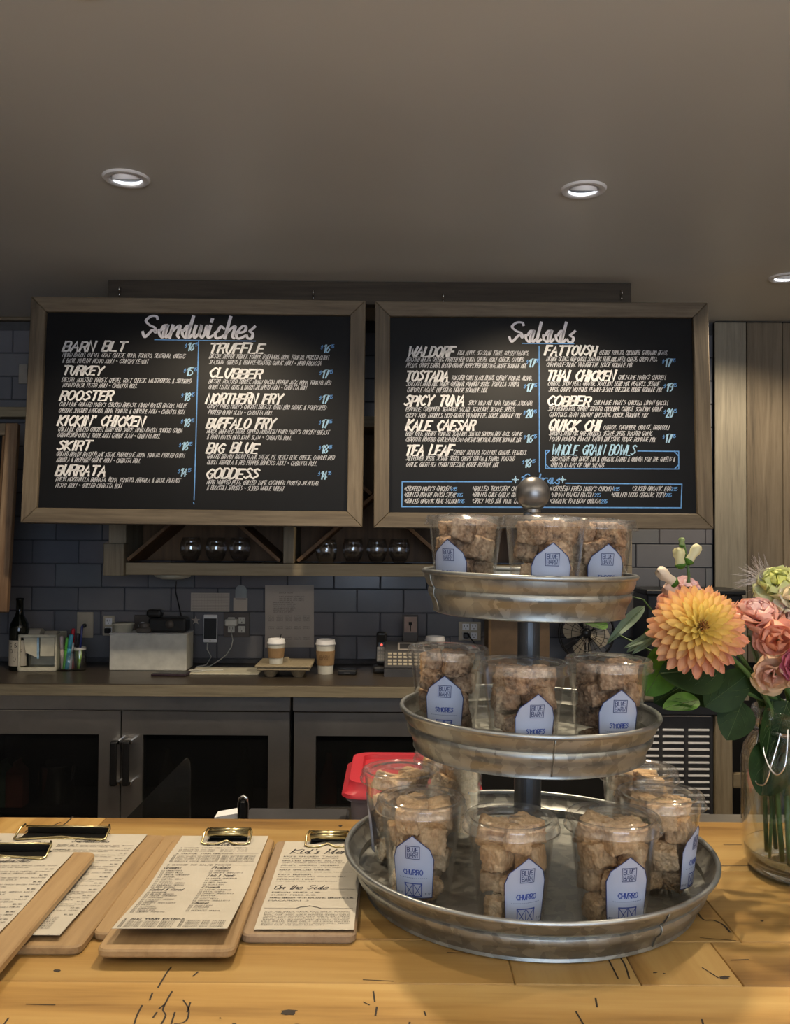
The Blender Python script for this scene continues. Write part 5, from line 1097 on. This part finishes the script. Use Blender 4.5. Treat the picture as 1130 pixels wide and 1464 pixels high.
def label_mesh(kind):
    LW, Z0, Zs, Za = .0205, .012, .060, .074
    r0 = lambda v: cr_(v)+.0007
    mp = lambda u, v: (r0(v)*sin(u/.0365), -r0(v)*cos(u/.0365), v)
    mp1 = lambda u, v: ((r0(v)+.0003)*sin(u/.0365), -(r0(v)+.0003)*cos(u/.0365), v)
    def top(u):
        a_ = abs(u)/LW; return Zs+(Za-Zs)*(1-a_/.80) if a_ < .80 else Zs-.010*(a_-.80)/.20
    m = MB(); n = 20; rows = 10
    for i in range(n+1):
        u = LW*(-1+2*i/n); tp = top(u)
        for j in range(rows+1): m.v.append(mp(u, Z0+(tp-Z0)*j/rows))
    for i in range(n):
        for j in range(rows): a_ = i*(rows+1)+j; m.f.append((a_, a_+rows+1, a_+rows+2, a_+1)); m.m.append(0)
    k = MB()
    bd = [(-LW, Z0), (-LW, top(-LW))]+[(LW*s_, top(LW*s_)) for s_ in (-.8, -.4, 0, .4, .8)]+[(LW, top(LW)), (LW, Z0)]
    for a_, b_ in zip(bd, bd[1:]+bd[:1]):
        N_ = max(1, int(abs(a_[0]-b_[0])/.003)); P = [(a_[0]+(b_[0]-a_[0])*i/N_, a_[1]+(b_[1]-a_[1])*i/N_) for i in range(N_+1)]; ribbon(k, P, .0008, mp1, 0)
    def sq(x0, x1, y0, y1, wd, mi=0):
        for P in (((x0, y0), (x1, y0)), ((x1, y0), (x1, y1)), ((x1, y1), (x0, y1)), ((x0, y1), (x0, y0))):
            N_ = 5; ribbon(k, [(P[0][0]+(P[1][0]-P[0][0])*i/N_, P[0][1]+(P[1][1]-P[0][1])*i/N_) for i in range(N_+1)], wd, mp1, 0, mi)
    sq(-.0066, .0066, .0510, .0635, .0006)
    text(k, 'BLUE', -.0052, .0580, .0043, .0104, .14, mp=mp1, serif=True, n=4, brush=.1)
    text(k, 'BARN', -.0052, .0524, .0043, .0104, .14, mp=mp1, serif=True, n=4, brush=.1)
    if kind == 'CHURRO': text(k, 'CHURRO', -.0098, .0352, .0048, .0200, .19, mp=mp1, serif=True, n=4, brush=.15, mi=1)
    else: text(k, "S'MORES", -.0098, .0352, .0046, .0198, .19, mp=mp1, serif=True, n=4, brush=.15, mi=1)
    for i in range(15): ribbon(k, [(-.0145+i*.002, .0318), (-.0138+i*.002, .0318)], .0004, mp1, 0)
    sq(-.0088, .0088, .0135, .0262, .0010, 1); ribbon(k, [(-.0088, .0258), (.0088, .0258)], .0018, mp1, 0, 1); ribbon(k, [(0, .0135), (0, .0262)], .0008, mp1, 0, 1)
    for s_ in (-1, 1):
        for P in (((s_*.0008, .0140), (s_*.0082, .0250)), ((s_*.0082, .0140), (s_*.0008, .0250))): ribbon(k, [P[0], ((P[0][0]+P[1][0])/2, (P[0][1]+P[1][1])/2), P[1]], .0007, mp1, 0, 1)
    text(k, 'NET WT', -.019, .0150, .0016, .007, .16, mp=mp1, n=2); text(k, '12 OZ', .0125, .0150, .0018, .006, .16, mp=mp1, n=2)
    return m.mesh('cup_label', M_label, True), k.mesh('label_print', [M_navy, M_navyt])
LB = {k: label_mesh(k) for k in ('CHURRO', "S'MORES")}
# lumpy marshmallow treats
def chunk_mesh(mt, seed, nn=22):
    rnd = random.Random(seed); off = Vector((rnd.uniform(-9, 9), rnd.uniform(-9, 9), rnd.uniform(-9, 9)))
    bm = bmesh.new(); bmesh.ops.create_cube(bm, size=1); bmesh.ops.subdivide_edges(bm, edges=bm.edges, cuts=nn-1, use_grid_fill=True)
    hx, hy, hz = .5*rnd.uniform(.88, 1.04), .5*rnd.uniform(.88, 1.04), .5*rnd.uniform(.76, .92)
    sk = (rnd.uniform(-.12, .12), rnd.uniform(-.12, .12))
    for v in bm.verts:
        p = v.co*2; l_ = (abs(p.x)**9+abs(p.y)**9+abs(p.z)**9)**(1/9); d = p/l_
        q_ = Vector((d.x*hx+sk[0]*d.z*.5, d.y*hy+sk[1]*d.z*.5, d.z*hz))
        c_ = noise.voronoi(q_*7.2+off)[0]; lo = noise.noise(q_*2.1+off); cv = noise.noise(q_*4.3+off*2)
        dsp = -.06*min(1, c_[0]*1.6)+.07*lo-.09*max(0, cv-.2)
        v.co = q_+d.normalized()*dsp
    me = bpy.data.meshes.new('treat'); bm.to_mesh(me); bm.free(); me.materials.append(mt)
    me.polygons.foreach_set('use_smooth', [True]*len(me.polygons)); return me
CM = {'CHURRO': [chunk_mesh(M_churro, i) for i in range(6)], "S'MORES": [chunk_mesh(M_smores, 20+i) for i in range(6)]}
FL = {3: (Z3, 0), 2: (Z2, .020), 1: (Z1, .022)}
cups = [
 (1, .0778, .990, "S'MORES", -34, 'left cup of chocolate-brown treats on the top tier'), (1, .1545, .9155, "S'MORES", 2, 'middle cup of chocolate-brown treats on the top tier'), (1, .2235, .990, "S'MORES", 8, 'right cup of chocolate-brown treats on the top tier'),
 (2, .0580, .979, "S'MORES", -8, 'left cup of chocolate-brown treats on the middle tier'), (2, .1285, .885, "S'MORES", 12, 'middle cup of chocolate-brown treats on the middle tier'), (2, .2215, .922, "S'MORES", 6, 'right cup of chocolate-brown treats on the middle tier'),
 (3, .0285, .902, 'CHURRO', -14, 'front left cup of golden treats on the bottom tier'), (3, .0090, 1.008, 'CHURRO', -95, 'cup of golden treats behind the front left cup, bottom tier'), (3, .0710, 1.092, 'CHURRO', 170, 'rearmost cup of golden treats under the middle tier, left'),
 (3, .1125, .845, 'CHURRO', 16, 'front middle cup of golden treats on the bottom tier'), (3, .2106, .850, 'CHURRO', 9, 'front right cup of golden treats on the bottom tier'), (3, .2780, .925, 'CHURRO', 52, 'rightmost cup of golden treats, its label turned right'), (3, .2820, 1.022, 'CHURRO', 140, 'rear right cup of golden treats behind the rightmost cup')]
short = dict(zip([c_[5] for c_ in cups], ['left cup, top tier', 'middle cup, top tier', 'right cup, top tier', 'left cup, middle tier', 'middle cup, middle tier', 'right cup, middle tier', 'front left cup, bottom tier', 'rear left cup, bottom tier', 'rearmost cup, bottom tier', 'front middle cup, bottom tier', 'front right cup, bottom tier', 'rightmost cup, bottom tier', 'rear right cup, bottom tier']))
for ti, x, y, kind, la, lb in cups:
    zf, tl = FL[ti]; zc = BZ+zf+.0033+FLR[ti]-sin(tl)*(x-SX)+(.0008 if ti < 3 else 0)
    t = thing('treat_cup', lb, 'cup', (x, y, zc), (0, tl, 0), 'clear lidded cups of treats on the tiered stand')
    obj('cup_body', cupm, t); obj('cup_lid', lidm, t)
    lm, km = LB[kind]; l_ = obj('cup_label', lm, t, rot=(0, 0, R(la))); obj('label_print', km, l_)
    sn = short[lb]; g = 'treat squares in the '+sn; kindw = 'golden' if kind == 'CHURRO' else 'chocolate-flecked'
    rot0 = random.uniform(0, 2*pi); Mx = Matrix.Translation((x, y, zc)) @ Matrix.Rotation(tl, 4, 'Y')
    for k in range(4):
        zz = (.0155, .0400, .0645, .0865)[k]; sz = (.0250, .0270, .0288, .0284)[k]; rr = (.0160, .0172, .0188, .0190)[k]
        n = 3
        angs = [rot0+k*1.05+2*pi*i/n+random.uniform(-.12, .12) for i in range(n)]; fr = min(angs, key=lambda q_: sin(q_)); rs = sorted([q_ for q_ in angs if q_ != fr], key=lambda q_: cos(q_))
        for a_, wh in ((fr, 'front'), (rs[0], 'left'), (rs[1], 'right')):
            o = obj('treat_square', random.choice(CM[kind])); s_ = sz*random.uniform(.97, 1.07)
            loc = Vector((rr*cos(a_), rr*sin(a_), zz+(random.uniform(-.001, .0015) if k < 3 else random.uniform(-.0045, -.0015))))
            rt = Euler((random.uniform(-.28, .28), random.uniform(-.22, .22), a_+random.uniform(-.25, .25))).to_matrix().to_4x4()
            o.matrix_world = Mx @ Matrix.Translation(loc) @ rt @ Matrix.Diagonal((s_, s_, s_*1.04, 1))
            tag(o, kindw+' treat square, '+('bottom', 'second', 'third', 'top')[k]+' layer '+wh+', in the '+sn, 'treat', g)

# ------------------------------------------------------------------ jar of flowers
VX, VY = .471, 1.016; VH = .186
vb = thing('glass_jar', 'clear clip-top glass jar holding the bouquet', 'jar', (VX, VY, BZ))
jo = [(0, .003), (.045, .003), (.052, .0), (.060, .004), (.0655, .014), (.068, .03), (.068, .125), (.0655, .140), (.058, .152), (.0545, .158), (.0545, .168), (.0575, .171), (.0575, .178), (.056, .186), (.0535, .187)]
ji = [(.0515, .182), (.0515, .158), (.056, .149), (.0625, .139), (.0648, .125), (.0648, .03), (.062, .018), (.055, .012), (0, .010)]
weld_auto(obj('jar_body', MB().lathe(jo+ji, 64), vb, mat=M_glass), 60)
M_solid = NB('solid_glass'); M_solid.set(col=(.95, .98, 1.0), rough=.02, trans=1.0, ior=1.45); M_solid = M_solid.mat
weld_auto(obj('thick_base', MB().lathe([(0, .0105), (.050, .0105), (.0570, .0125), (.0632, .0205), (.0640, .027), (.0650, .027), (.0645, .015), (.0592, .0050), (.0520, .0008), (.046, .0035), (0, .0035)], 48), vb, mat=M_solid), 60)
obj('neck_band', MB().lathe([(.0552, .160), (.0562, .160), (.0562, .1655), (.0552, .1655), (.0552, .160)], 48), vb, mat=M_chrome, smooth=True)
ca = R(205)
def jp(r, an, z_): return (r*cos(R(an)), r*sin(R(an)), z_)
def smooth3(P, n=6):
    xy = catmull([(p[0], p[1]) for p in P], n); xz = catmull([(p[0], p[2]) for p in P], n)
    return [(a_[0], a_[1], b_[1]) for a_, b_ in zip(xy, xz)]
cl = obj('wire_clasp', MB().tube(smooth3([jp(.057, 194, .166), jp(.062, 195, .156), jp(.070, 198, .128), jp(.0725, 201, .112), jp(.0725, 207, .108), jp(.072, 213, .113), jp(.068, 217, .135), jp(.060, 219, .155), jp(.057, 220, .166)]), .00125, 6), vb, mat=M_chrome, smooth=True)
obj('clasp_lever', MB().tube(smooth3([jp(.059, 203, .176), jp(.063, 204, .165), jp(.068, 208, .145), jp(.0715, 217, .128), jp(.072, 224, .124), jp(.070, 229, .134), jp(.064, 230, .156), jp(.0585, 229, .172)]), .00125, 6), cl, mat=M_chrome, smooth=True)
obj('hinge_lug', MB().bb(-.006, .006, -.009, .009, .170, .192, .003), vb, jp(.0595, 203, 0), (0, 0, R(203)), mat=M_glass)
M_water = thin('still_water', (.965, .985, .98), .03, .5, .01)
wz = .094
o = obj('water', MB().lathe([(0, .0118), (.0545, .0138), (.0612, .0225), (.0636, .031), (.0640, wz+.0012), (.0625, wz), (0, wz)], 48), None, (VX, VY, BZ), mat=M_water); weld_auto(o, 30)
tag(o, 'clear water standing in the flower jar', 'water')

def petal_mesh(name, mt, L_=1, W_=.35, cup=.25, curl=.2, tip=.6, ruff=0, nu=6, nv=9, seed=0, notch=0, base=.25):
    """petal growing along +Y from the origin, face towards +Z"""
    m = MB(); rnd = random.Random(seed); ph = rnd.uniform(0, 6)
    for j in range(nv+1):
        v = j/nv; wd = W_*(base+(1-base)*sin(pi*min(1, v**tip*.98)/2)) if v < .55 else W_*(base+(1-base)*sin(pi*(.55**tip)*.98/2))*sqrt(max(0, 1-((v-.55)/.455)**2.4))
        for i in range(nu+1):
            u = -1+2*i/nu; x = u*wd; zq = cup*u*u*W_*(1-.4*v)+curl*v*v*L_; y = L_*(v-.05*notch*(1-abs(u))*v)
            if ruff: zq += ruff*L_*v*v*sin(u*7+ph+v*2)*.5; x *= 1+.12*ruff*sin(v*9+ph)
            m.v.append((x, y, zq))
    for j in range(nv):
        for i in range(nu): a_ = j*(nu+1)+i; m.f.append((a_, a_+1, a_+nu+2, a_+nu+1)); m.m.append(0)
    return m.mesh(name, mt, True)
def petal_mat(name, rough=.55):
    b = NB(name); oi = b.n('ShaderNodeObjectInfo'); v = b.coord((6, .6, 1), rnd=False); n = b.noise(v, 9, 3)
    c = b.mix(n, oi.outputs['Color'], (1, 1, 1), 'MIX'); c = b.mix(.82, c, oi.outputs['Color']); b.set(col=c, rough=rough)
    tr = b.n('ShaderNodeBsdfTranslucent'); b.l(c, tr.inputs[0]); mx = b.n('ShaderNodeMixShader'); mx.inputs[0].default_value = .25
    b.l(b.p.outputs[0], mx.inputs[1]); b.l(tr.outputs[0], mx.inputs[2]); b.l(mx.outputs[0], b.out.inputs[0]); return b.mat
M_petal = petal_mat('petal')
M_stem = plain('flower_stem', (.07, .14, .035), .5, 0, .2, 30)
def leaf_mat(name, c0, c1, vein):
    b = NB(name); v = b.coord((1, 1, 1), rnd=False); n = b.noise(v, 3, 3)
    c = b.ramp(n, [(.3, c0), (.7, c1)])
    tr = b.n('ShaderNodeBsdfTranslucent'); b.l(c, tr.inputs[0]); mx = b.n('ShaderNodeMixShader'); mx.inputs[0].default_value = .22
    b.set(col=c, rough=.55, spec=.22); b.l(b.p.outputs[0], mx.inputs[1]); b.l(tr.outputs[0], mx.inputs[2]); b.l(mx.outputs[0], b.out.inputs[0]); return b.mat
M_leaf = leaf_mat('dark_leaf', (.014, .036, .008), (.026, .062, .014), 0); M_leafb = leaf_mat('bright_leaf', (.06, .15, .02), (.10, .24, .035), 0); M_leafg = leaf_mat('grey_leaf', (.12, .18, .12), (.2, .28, .19), 0)
M_vein = plain('leaf_vein', (.10, .16, .05), .5)
def basis(d, upv=Vector((0, 0, 1)), roll=0):
    """matrix with local Y along d and local Z near upv"""
    y = Vector(d).normalized(); x = y.cross(upv)
    if x.length < 1e-4: x = y.orthogonal()
    x.normalize(); z_ = x.cross(y); M = Matrix((x, y, z_)).transposed().to_4x4(); return M @ Matrix.Rotation(roll, 4, 'Y')
def put(o, parent, M): o.parent = parent; o.matrix_local = M
def stem_path(head, foot, neck=True):
    """from a bloom down through the jar neck to the jar floor"""
    nk = Vector((VX+max(-.04, min(.04, (head.x-VX)*.30))+foot[0]*.2, VY+max(-.03, min(.03, (head.y-VY)*.3)), BZ+.180)); ft = Vector((VX+foot[0], VY+foot[1], BZ+.016))
    P = []; 
    for i in range(9):
        s_ = i/8; c_ = nk+Vector((0, 0, (head.z-nk.z)*.35)); P.append((1-s_)**2*head+2*s_*(1-s_)*c_+s_*s_*nk)
    for i in range(1, 6): P.append(nk.lerp(ft, i/5))
    return P
def add_stem(t, head, foot, r=.0026, name='stem'):
    P = stem_path(Vector(head), foot); o = obj(name, MB().tube([p-t.location for p in P], [r*.9]*4+[r]*(len(P)-4), 7), t, mat=M_stem, smooth=True); return P
def lerp3(a_, b_, s_): return tuple(a_[i]+(b_[i]-a_[i])*s_ for i in range(3))
# the dahlia
def dahlia(head, facing, Rr):
    t = thing('dahlia', 'large yellow and peach dahlia bloom facing the camera', 'flower', head, group=None); f = Vector(facing).normalized()
    q_ = f.to_track_quat('Z', 'Y').to_matrix().to_4x4()
    vm = [petal_mesh('petal', M_petal, 1, .155, .8, .16, .75, .03, 6, 9, s_, base=.30) for s_ in range(5)]
    N = 128
    for i in range(N):
        s_ = (i+.5)/N; th = R(20+96*s_**.50); az = i*2.39996
        Lp = Rr*(.36+.66*min(1, s_**.75*1.12)); Lp *= random.uniform(.93, 1.05)
        d = Vector((sin(th)*cos(az), sin(th)*sin(az), cos(th))); upv = Vector((-cos(th)*cos(az), -cos(th)*sin(az), sin(th)))
        M = q_ @ Matrix.Translation(d*.004-Vector((0, 0, .012*s_))) @ basis(d, upv, random.uniform(-.2, .2)) @ Matrix.Diagonal((Lp*.95, Lp, Lp, 1))
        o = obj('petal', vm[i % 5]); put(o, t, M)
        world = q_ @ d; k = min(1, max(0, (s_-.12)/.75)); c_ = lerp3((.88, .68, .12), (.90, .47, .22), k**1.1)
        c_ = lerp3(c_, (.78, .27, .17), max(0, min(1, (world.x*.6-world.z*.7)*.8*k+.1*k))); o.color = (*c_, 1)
    m = MB(); 
    for i in range(30):
        a_ = i*2.4; r_ = .0010*sqrt(i); p = q_ @ Vector((r_*cos(a_), r_*sin(a_), .004)); e = q_ @ Vector((r_*1.3*cos(a_), r_*1.3*sin(a_), .0115+.002*sin(i))); m.tube([p, e], .0006, 5)
    obj('flower_centre', m, t, mat=plain('dahlia_centre', (.45, .17, .03), .6))
    m = MB().lathe([(.0, -.016), (.007, -.014), (.012, -.008), (.010, -.001), (0, 0)], 16); o = obj('calyx', m, t, mat=M_stem, smooth=True); o.matrix_local = q_
    add_stem(t, Vector(head)-f*.014, (-.03, -.01), .003)
hd = at(1003, 897, .935); dahlia(hd, (-.08, -.93, .36), .0475)
def ruffle(name, label, head, facing, Rr, inner, outer, foot, n=22, ruff=.5, grp=None, openness=1.0, cone=0, nfold=0, stem=.0026):
    t = thing(name, label, 'flower', head, group=grp); f = Vector(facing).normalized(); q_ = f.to_track_quat('Z', 'Y').to_matrix().to_4x4()
    n = max(9, int(n*.62)); vm = [petal_mesh('petal', M_petal, 1, .78, .35, -.05, .45, ruff*.6, 12, 9, s_+50, base=.25) for s_ in range(4)]
    for i in range(n):
        s_ = (i+.5)/n; th = R((8+72*s_*openness)); az = i*2.39996; Lp = Rr*(.78+.42*s_)
        d = Vector((sin(th)*cos(az), sin(th)*sin(az), cos(th))); upv = Vector((-cos(th)*cos(az), -cos(th)*sin(az), sin(th)))
        M = q_ @ Matrix.Translation(Vector((0, 0, -.004*s_-Rr*.45))) @ basis(d, upv, random.uniform(-.25, .25)) @ Matrix.Diagonal((Lp*random.uniform(.8, 1), Lp, Lp, 1))
        o = obj('petal', vm[i % 4]); put(o, t, M); o.color = (*lerp3(inner, outer, min(1, max(0, s_+random.uniform(-.15, .15)))), 1)
    o = obj('calyx', MB().lathe([(0, -Rr*.75), (Rr*.16, -Rr*.70), (Rr*.24, -Rr*.5), (Rr*.2, -Rr*.36), (0, -Rr*.36)], 14), t, mat=M_stem, smooth=True); o.matrix_local = q_
    add_stem(t, Vector(head)-f*Rr*.72, foot, stem); return t
PINK, PEACH, ORNG, CRM = (.85, .50, .46), (.86, .48, .34), (.90, .34, .14), (.80, .66, .40)
ruffle('carnation', 'pale pink ruffled carnation right of the dahlia', at(1086, 872, 1.0), (-.05, -.45, .9), .0265, (.86, .60, .58), (.90, .40, .24), (.0, .01), 26, .55)
ruffle('ruffled_flower', 'peach ruffled bloom tucked behind the dahlia at its left', at(957, 866, 1.02), (-.6, -.7, .3), .0205, PEACH, (.80, .45, .38), (-.035, .02), 16, .35)
ruffle('ruffled_flower', 'soft pink bloom just above the dahlia', at(984, 835, 1.03), (.1, -.6, .8), .0165, (.85, .62, .62), (.84, .55, .53), (-.02, .03), 14, .35)
ruffle('ruffled_flower', 'small pink carnation behind the pale pink carnation', at(1108, 852, 1.05), (0, -.6, .8), .018, PINK, PINK, (.015, .03), 16, .5)
ruffle('ruffled_flower', 'bright orange-pink bloom at the right edge', at(1112, 915, .97), (-.5, -.8, .1), .0255, ORNG, (.82, .36, .26), (.03, -.01), 18, .55)
ruffle('ruffled_flower', 'mauve-pink and cream bloom hanging low at right', at(1103, 966, .965), (-.45, -.85, -.15), .0235, (.72, .36, .27), (.80, .58, .30), (.012, -.03), 16, .4)
ruffle('ruffled_flower', 'dusky pink bloom above the orange-pink bloom', at(1122, 880, 1.0), (-.2, -.8, .5), .022, (.70, .47, .42), (.66, .40, .34), (.03, .02), 14, .3)
ruffle('ruffled_flower', 'lime green and cream ruffled bloom at the upper right', at(1112, 829, 1.02), (-.3, -.6, .7), .0245, (.62, .66, .12), (.72, .76, .42), (.035, .0), 22, .75)
ruffle('ruffled_flower', 'cream white bloom at the right edge below the lime bloom', at(1134, 850, 1.0), (-.2, -.7, .6), .022, CRM, (.75, .72, .55), (.04, .01), 14, .4)
ruffle('ruffled_flower', 'magenta bloom peeping in at the right edge', at(1139, 950, .95), (-.2, -.9, .2), .018, (.45, .04, .10), (.5, .06, .14), (.045, -.01), 12, .4)
ruffle('ruffled_flower', 'coral bloom outside the right edge of the view', at(1175, 900, 1.0), (.3, -.8, .4), .026, ORNG, PEACH, (.05, .0), 18, .4)
ruffle('ruffled_flower', 'peach bloom high outside the right edge', at(1180, 850, 1.05), (.4, -.5, .7), .026, PEACH, PINK, (.05, .02), 18, .4)
# snapdragon spire
hp_ = at(983, 862, 1.03); t = thing('snapdragon', 'pale yellow snapdragon spire above the dahlia', 'flower', hp_)
tip = at(978, 776, 1.03)-hp_
sp_ = [Vector((0, 0, 0)), Vector((.002, 0, .03)), Vector((.0, 0, .05)), tip]
add_stem(t, hp_, (-.01, .035), .0022)
obj('spire', MB().tube(sp_, [.0022, .0018, .0015, .0012], 7), t, mat=M_stem, smooth=True)
def bud(px, py, ang, ln, wd, col, yaw=0, nm='bud'):
    p = at(px, py, 1.02)-hp_
    prof = [(0, 0), (wd*.30, .0), (wd*.42, ln*.18), (wd*.36, ln*.45), (wd*.5, ln*.66), (wd*.42, ln*.86), (wd*.18, ln*.98), (0, ln)]
    m = MB().lathe(prof, 14); o = obj(nm, m, t, mat=M_petal, smooth=True); o.color = (*col, 1)
    for i, v in enumerate(o.data.vertices):
        s_ = v.co.z/ln; v.co.x += wd*.35*s_*s_*sin(5*atan2(v.co.y, v.co.x))*.5; v.co.y *= .8
    o.matrix_local = Matrix.Translation(p) @ Matrix.Rotation(R(ang), 4, 'Y') @ Matrix.Rotation(R(yaw), 4, 'X')
    c_ = obj('sepal_cup', MB().lathe([(0, -.002), (wd*.3, 0), (wd*.48, ln*.16), (wd*.40, ln*.20), (0, ln*.1)], 8), o, mat=M_leafb, smooth=True)
bud(974, 812, -8, .024, .015, (.74, .70, .36)); bud(983, 806, 32, .026, .013, (.78, .74, .45)); bud(967, 836, -52, .030, .015, (.84, .72, .56), 10); bud(975, 782, 0, .011, .008, (.25, .36, .08)); bud(968, 850, -60, .018, .014, (.84, .6, .5))
for (px_, py_, an) in ((950, 885, -50), (948, 893, -100), (955, 898, -150)):
    o = obj('green_bud', MB().lathe([(0, 0), (.0035, .003), (.004, .008), (.0015, .015), (0, .017)], 10), t, mat=M_leafb, smooth=True)
    o.matrix_local = Matrix.Translation(at(px_+8, py_, 1.0)-hp_) @ Matrix.Rotation(R(an), 4, 'Y')
# grass plume
pb = at(1112, 838, 1.03); t = thing('grass_plume', 'silvery bristly grass plume at the upper right', 'grass plume', pb)
add_stem(t, pb, (.025, .03), .0016)
ax_ = (at(1100, 826, 1.03)-pb)
m = MB(); m2 = MB(); rnd = random.Random(3)
tp_ = at(1085, 832, 1.03)-pb
m.tube([Vector((0, 0, 0)), tp_*.5+Vector((0, 0, .004)), tp_], [.0018, .003, .001], 7)
for i in range(90):
    s_ = rnd.random(); p = tp_*s_+Vector((0, 0, .004*sin(pi*s_))); an = R(rnd.uniform(95, 205)); e = Vector((cos(an), rnd.uniform(-.4, .4), sin(an)+.1)).normalized()*rnd.uniform(.018, .036)
    m2.tube([p, p+e*.5+Vector((0, 0, .002)), p+e], [.00035, .00025, .00012], 3)
obj('seed_head', m, t, mat=M_leafg, smooth=True); o = obj('bristles', m2, t, mat=plain('plume_bristle', (.55, .50, .46), .6)); o['kind'] = 'stuff'
# leaves
def leaf_mesh(mt, asp=.8, pt=.12, fold=.12, name='leaf'):
    m = MB(); nu, nv = 8, 14
    for j in range(nv+1):
        v = j/nv; wd = .5*asp*(sin(pi*v**.85)**.62)*(1-pt*v) if 0 < v < 1 else 0
        for i in range(nu+1):
            u = -1+2*i/nu; m.v.append((u*wd, v, fold*abs(u)*wd-.10*(v-.4)**2+.02*sin(6*v)*u))
    for j in range(nv):
        for i in range(nu): a_ = j*(nu+1)+i; m.f.append((a_, a_+1, a_+nu+2, a_+nu+1)); m.m.append(0)
    for sgn in (1,):
        mid = [(0, v, -.10*(v-.4)**2+.006) for v in np.linspace(0, .97, 10)]; m.tube(mid, .006, 4, 1)
        if asp > .6:
            for v0 in (.08, .25, .45):
                for s_ in (-1, 1): m.tube([(0, v0, -.10*(v0-.4)**2+.005), (s_*.16, v0+.13, -.10*(v0-.27)**2+.02), (s_*.27, v0+.30, -.10*(v0-.1)**2+.04)], .0035, 3, 1)
    me = m.mesh(name, [mt, M_vein], True); return me
LM = {'d': leaf_mesh(M_leaf, .95), 'b': leaf_mesh(M_leafb, .95), 'n': leaf_mesh(M_leafg, .24, .3, .3), 'n2': leaf_mesh(M_leafg, .16, .3, .3)}
def place_leaf(t, k, base, tipp, Yb, Yt, wsc=1, roll=0, nrm=(0, -1, .25)):
    a_, b_ = at(*base, Yb), at(*tipp, Yt); d = b_-a_; Ln = d.length
    M = Matrix.Translation(a_-t.location) @ basis(d, Vector(nrm), roll) @ Matrix.Diagonal((Ln*wsc, Ln, Ln, 1))
    o = obj('leaf', LM[k]); put(o, t, M); return a_
br = at(1010, 962, 1.0)
t = thing('leafy_branch', 'branch of large round dark green leaves below the dahlia', 'foliage', br); add_stem(t, at(1052, 985, 1.0), (-.02, -.02), .0024, 'branch_stem')
o = obj('branch_stem', MB().tube([at(1052, 985, 1.0)-br, at(1020, 965, 1.01)-br, at(985, 955, 1.02)-br, at(930, 930, 1.03)-br, at(880, 905, 1.05)-br], [.002, .0018, .0016, .0013, .001], 6), t, mat=M_stem, smooth=True)
L1 = [('d', (1036, 957), (944, 962), .985, .965, .75, .1), ('d', (1008, 1010), (1078, 958), .985, .99, .66, .15), ('b', (962, 925), (925, 995), 1.02, 1.0, .86, -.4), ('b', (1000, 1000), (948, 1012), 1.01, 1.0, .66, .7), ('d', (1062, 1003), (1040, 1058), 1.0, .985, .95, .2),
      ('b', (946, 903), (918, 912), 1.04, 1.04, .75, .2), ('b', (870, 893), (836, 890), 1.04, 1.03, .60, .5), ('d', (1010, 960), (935, 1005), 1.03, 1.04, .8, 0), ('d', (1068, 975), (1118, 1002), 1.01, 1.0, .5, .2), ('d', (990, 940), (1040, 960), 1.03, 1.03, .7, 0), ('d', (1035, 985), (985, 1000), 1.03, 1.04, .9, .1)]
for k, b_, tp2, y1, y2, ws, rl in L1: place_leaf(t, k, b_, tp2, y1, y2, ws, rl)
br = at(945, 905, 1.03)
t = thing('leafy_sprig', 'sprig of slender grey-green leaves left of the dahlia', 'foliage', br); add_stem(t, at(1045, 975, 1.03), (-.04, .0), .0018, 'sprig_stem')
obj('sprig_stem', MB().tube([at(1045, 975, 1.03)-br, at(1000, 935, 1.05)-br, at(950, 895, 1.05)-br, at(932, 872, 1.04)-br, at(920, 857, 1.04)-br, at(903, 853, 1.04)-br], [.0018, .0015, .0012, .001, .0009, .0007], 6), t, mat=M_stem, smooth=True)
for k, b_, tp2, y1, y2, ws, rl in (('n', (922, 866), (868, 920), 1.03, 1.0, .9, .3), ('n', (940, 903), (897, 932), 1.02, 1.0, 1.2, .2), ('n2', (945, 903), (893, 926), 1.01, .99, 1.2, .2), ('n2', (945, 905), (905, 935), 1.0, .98, 1.1, -.2), ('n', (1090, 900), (1105, 935), 1.02, 1.02, 1, 0), ('n2', (1070, 905), (1090, 965), 1.03, 1.02, 1, 0)): place_leaf(t, k, b_, tp2, y1, y2, ws, rl)
# plain stems and submerged leaves seen through the jar
for i, (fx, fy, hx, hy, lb) in enumerate(((-.03, -.03, 1070, 960, 'green stem with leaves at the left inside the jar'), (.01, -.04, 1092, 990, 'straight green stem at the front inside the jar'), (.035, -.025, 1125, 985, 'green stem near the right edge inside the jar'))):
    hh = at(hx, hy, 1.0); t = thing('cut_stem', lb, 'stem', hh); add_stem(t, hh, (fx, fy), .0034)
    for j, (lx, ly) in enumerate(((1085+i*22, 1040), (1078+i*26, 1095))):
        place_leaf(t, 'd', (lx+20, ly-38), (lx+(-8 if i else 12), ly+44), .995, .985, .7, random.uniform(-.6, .6))
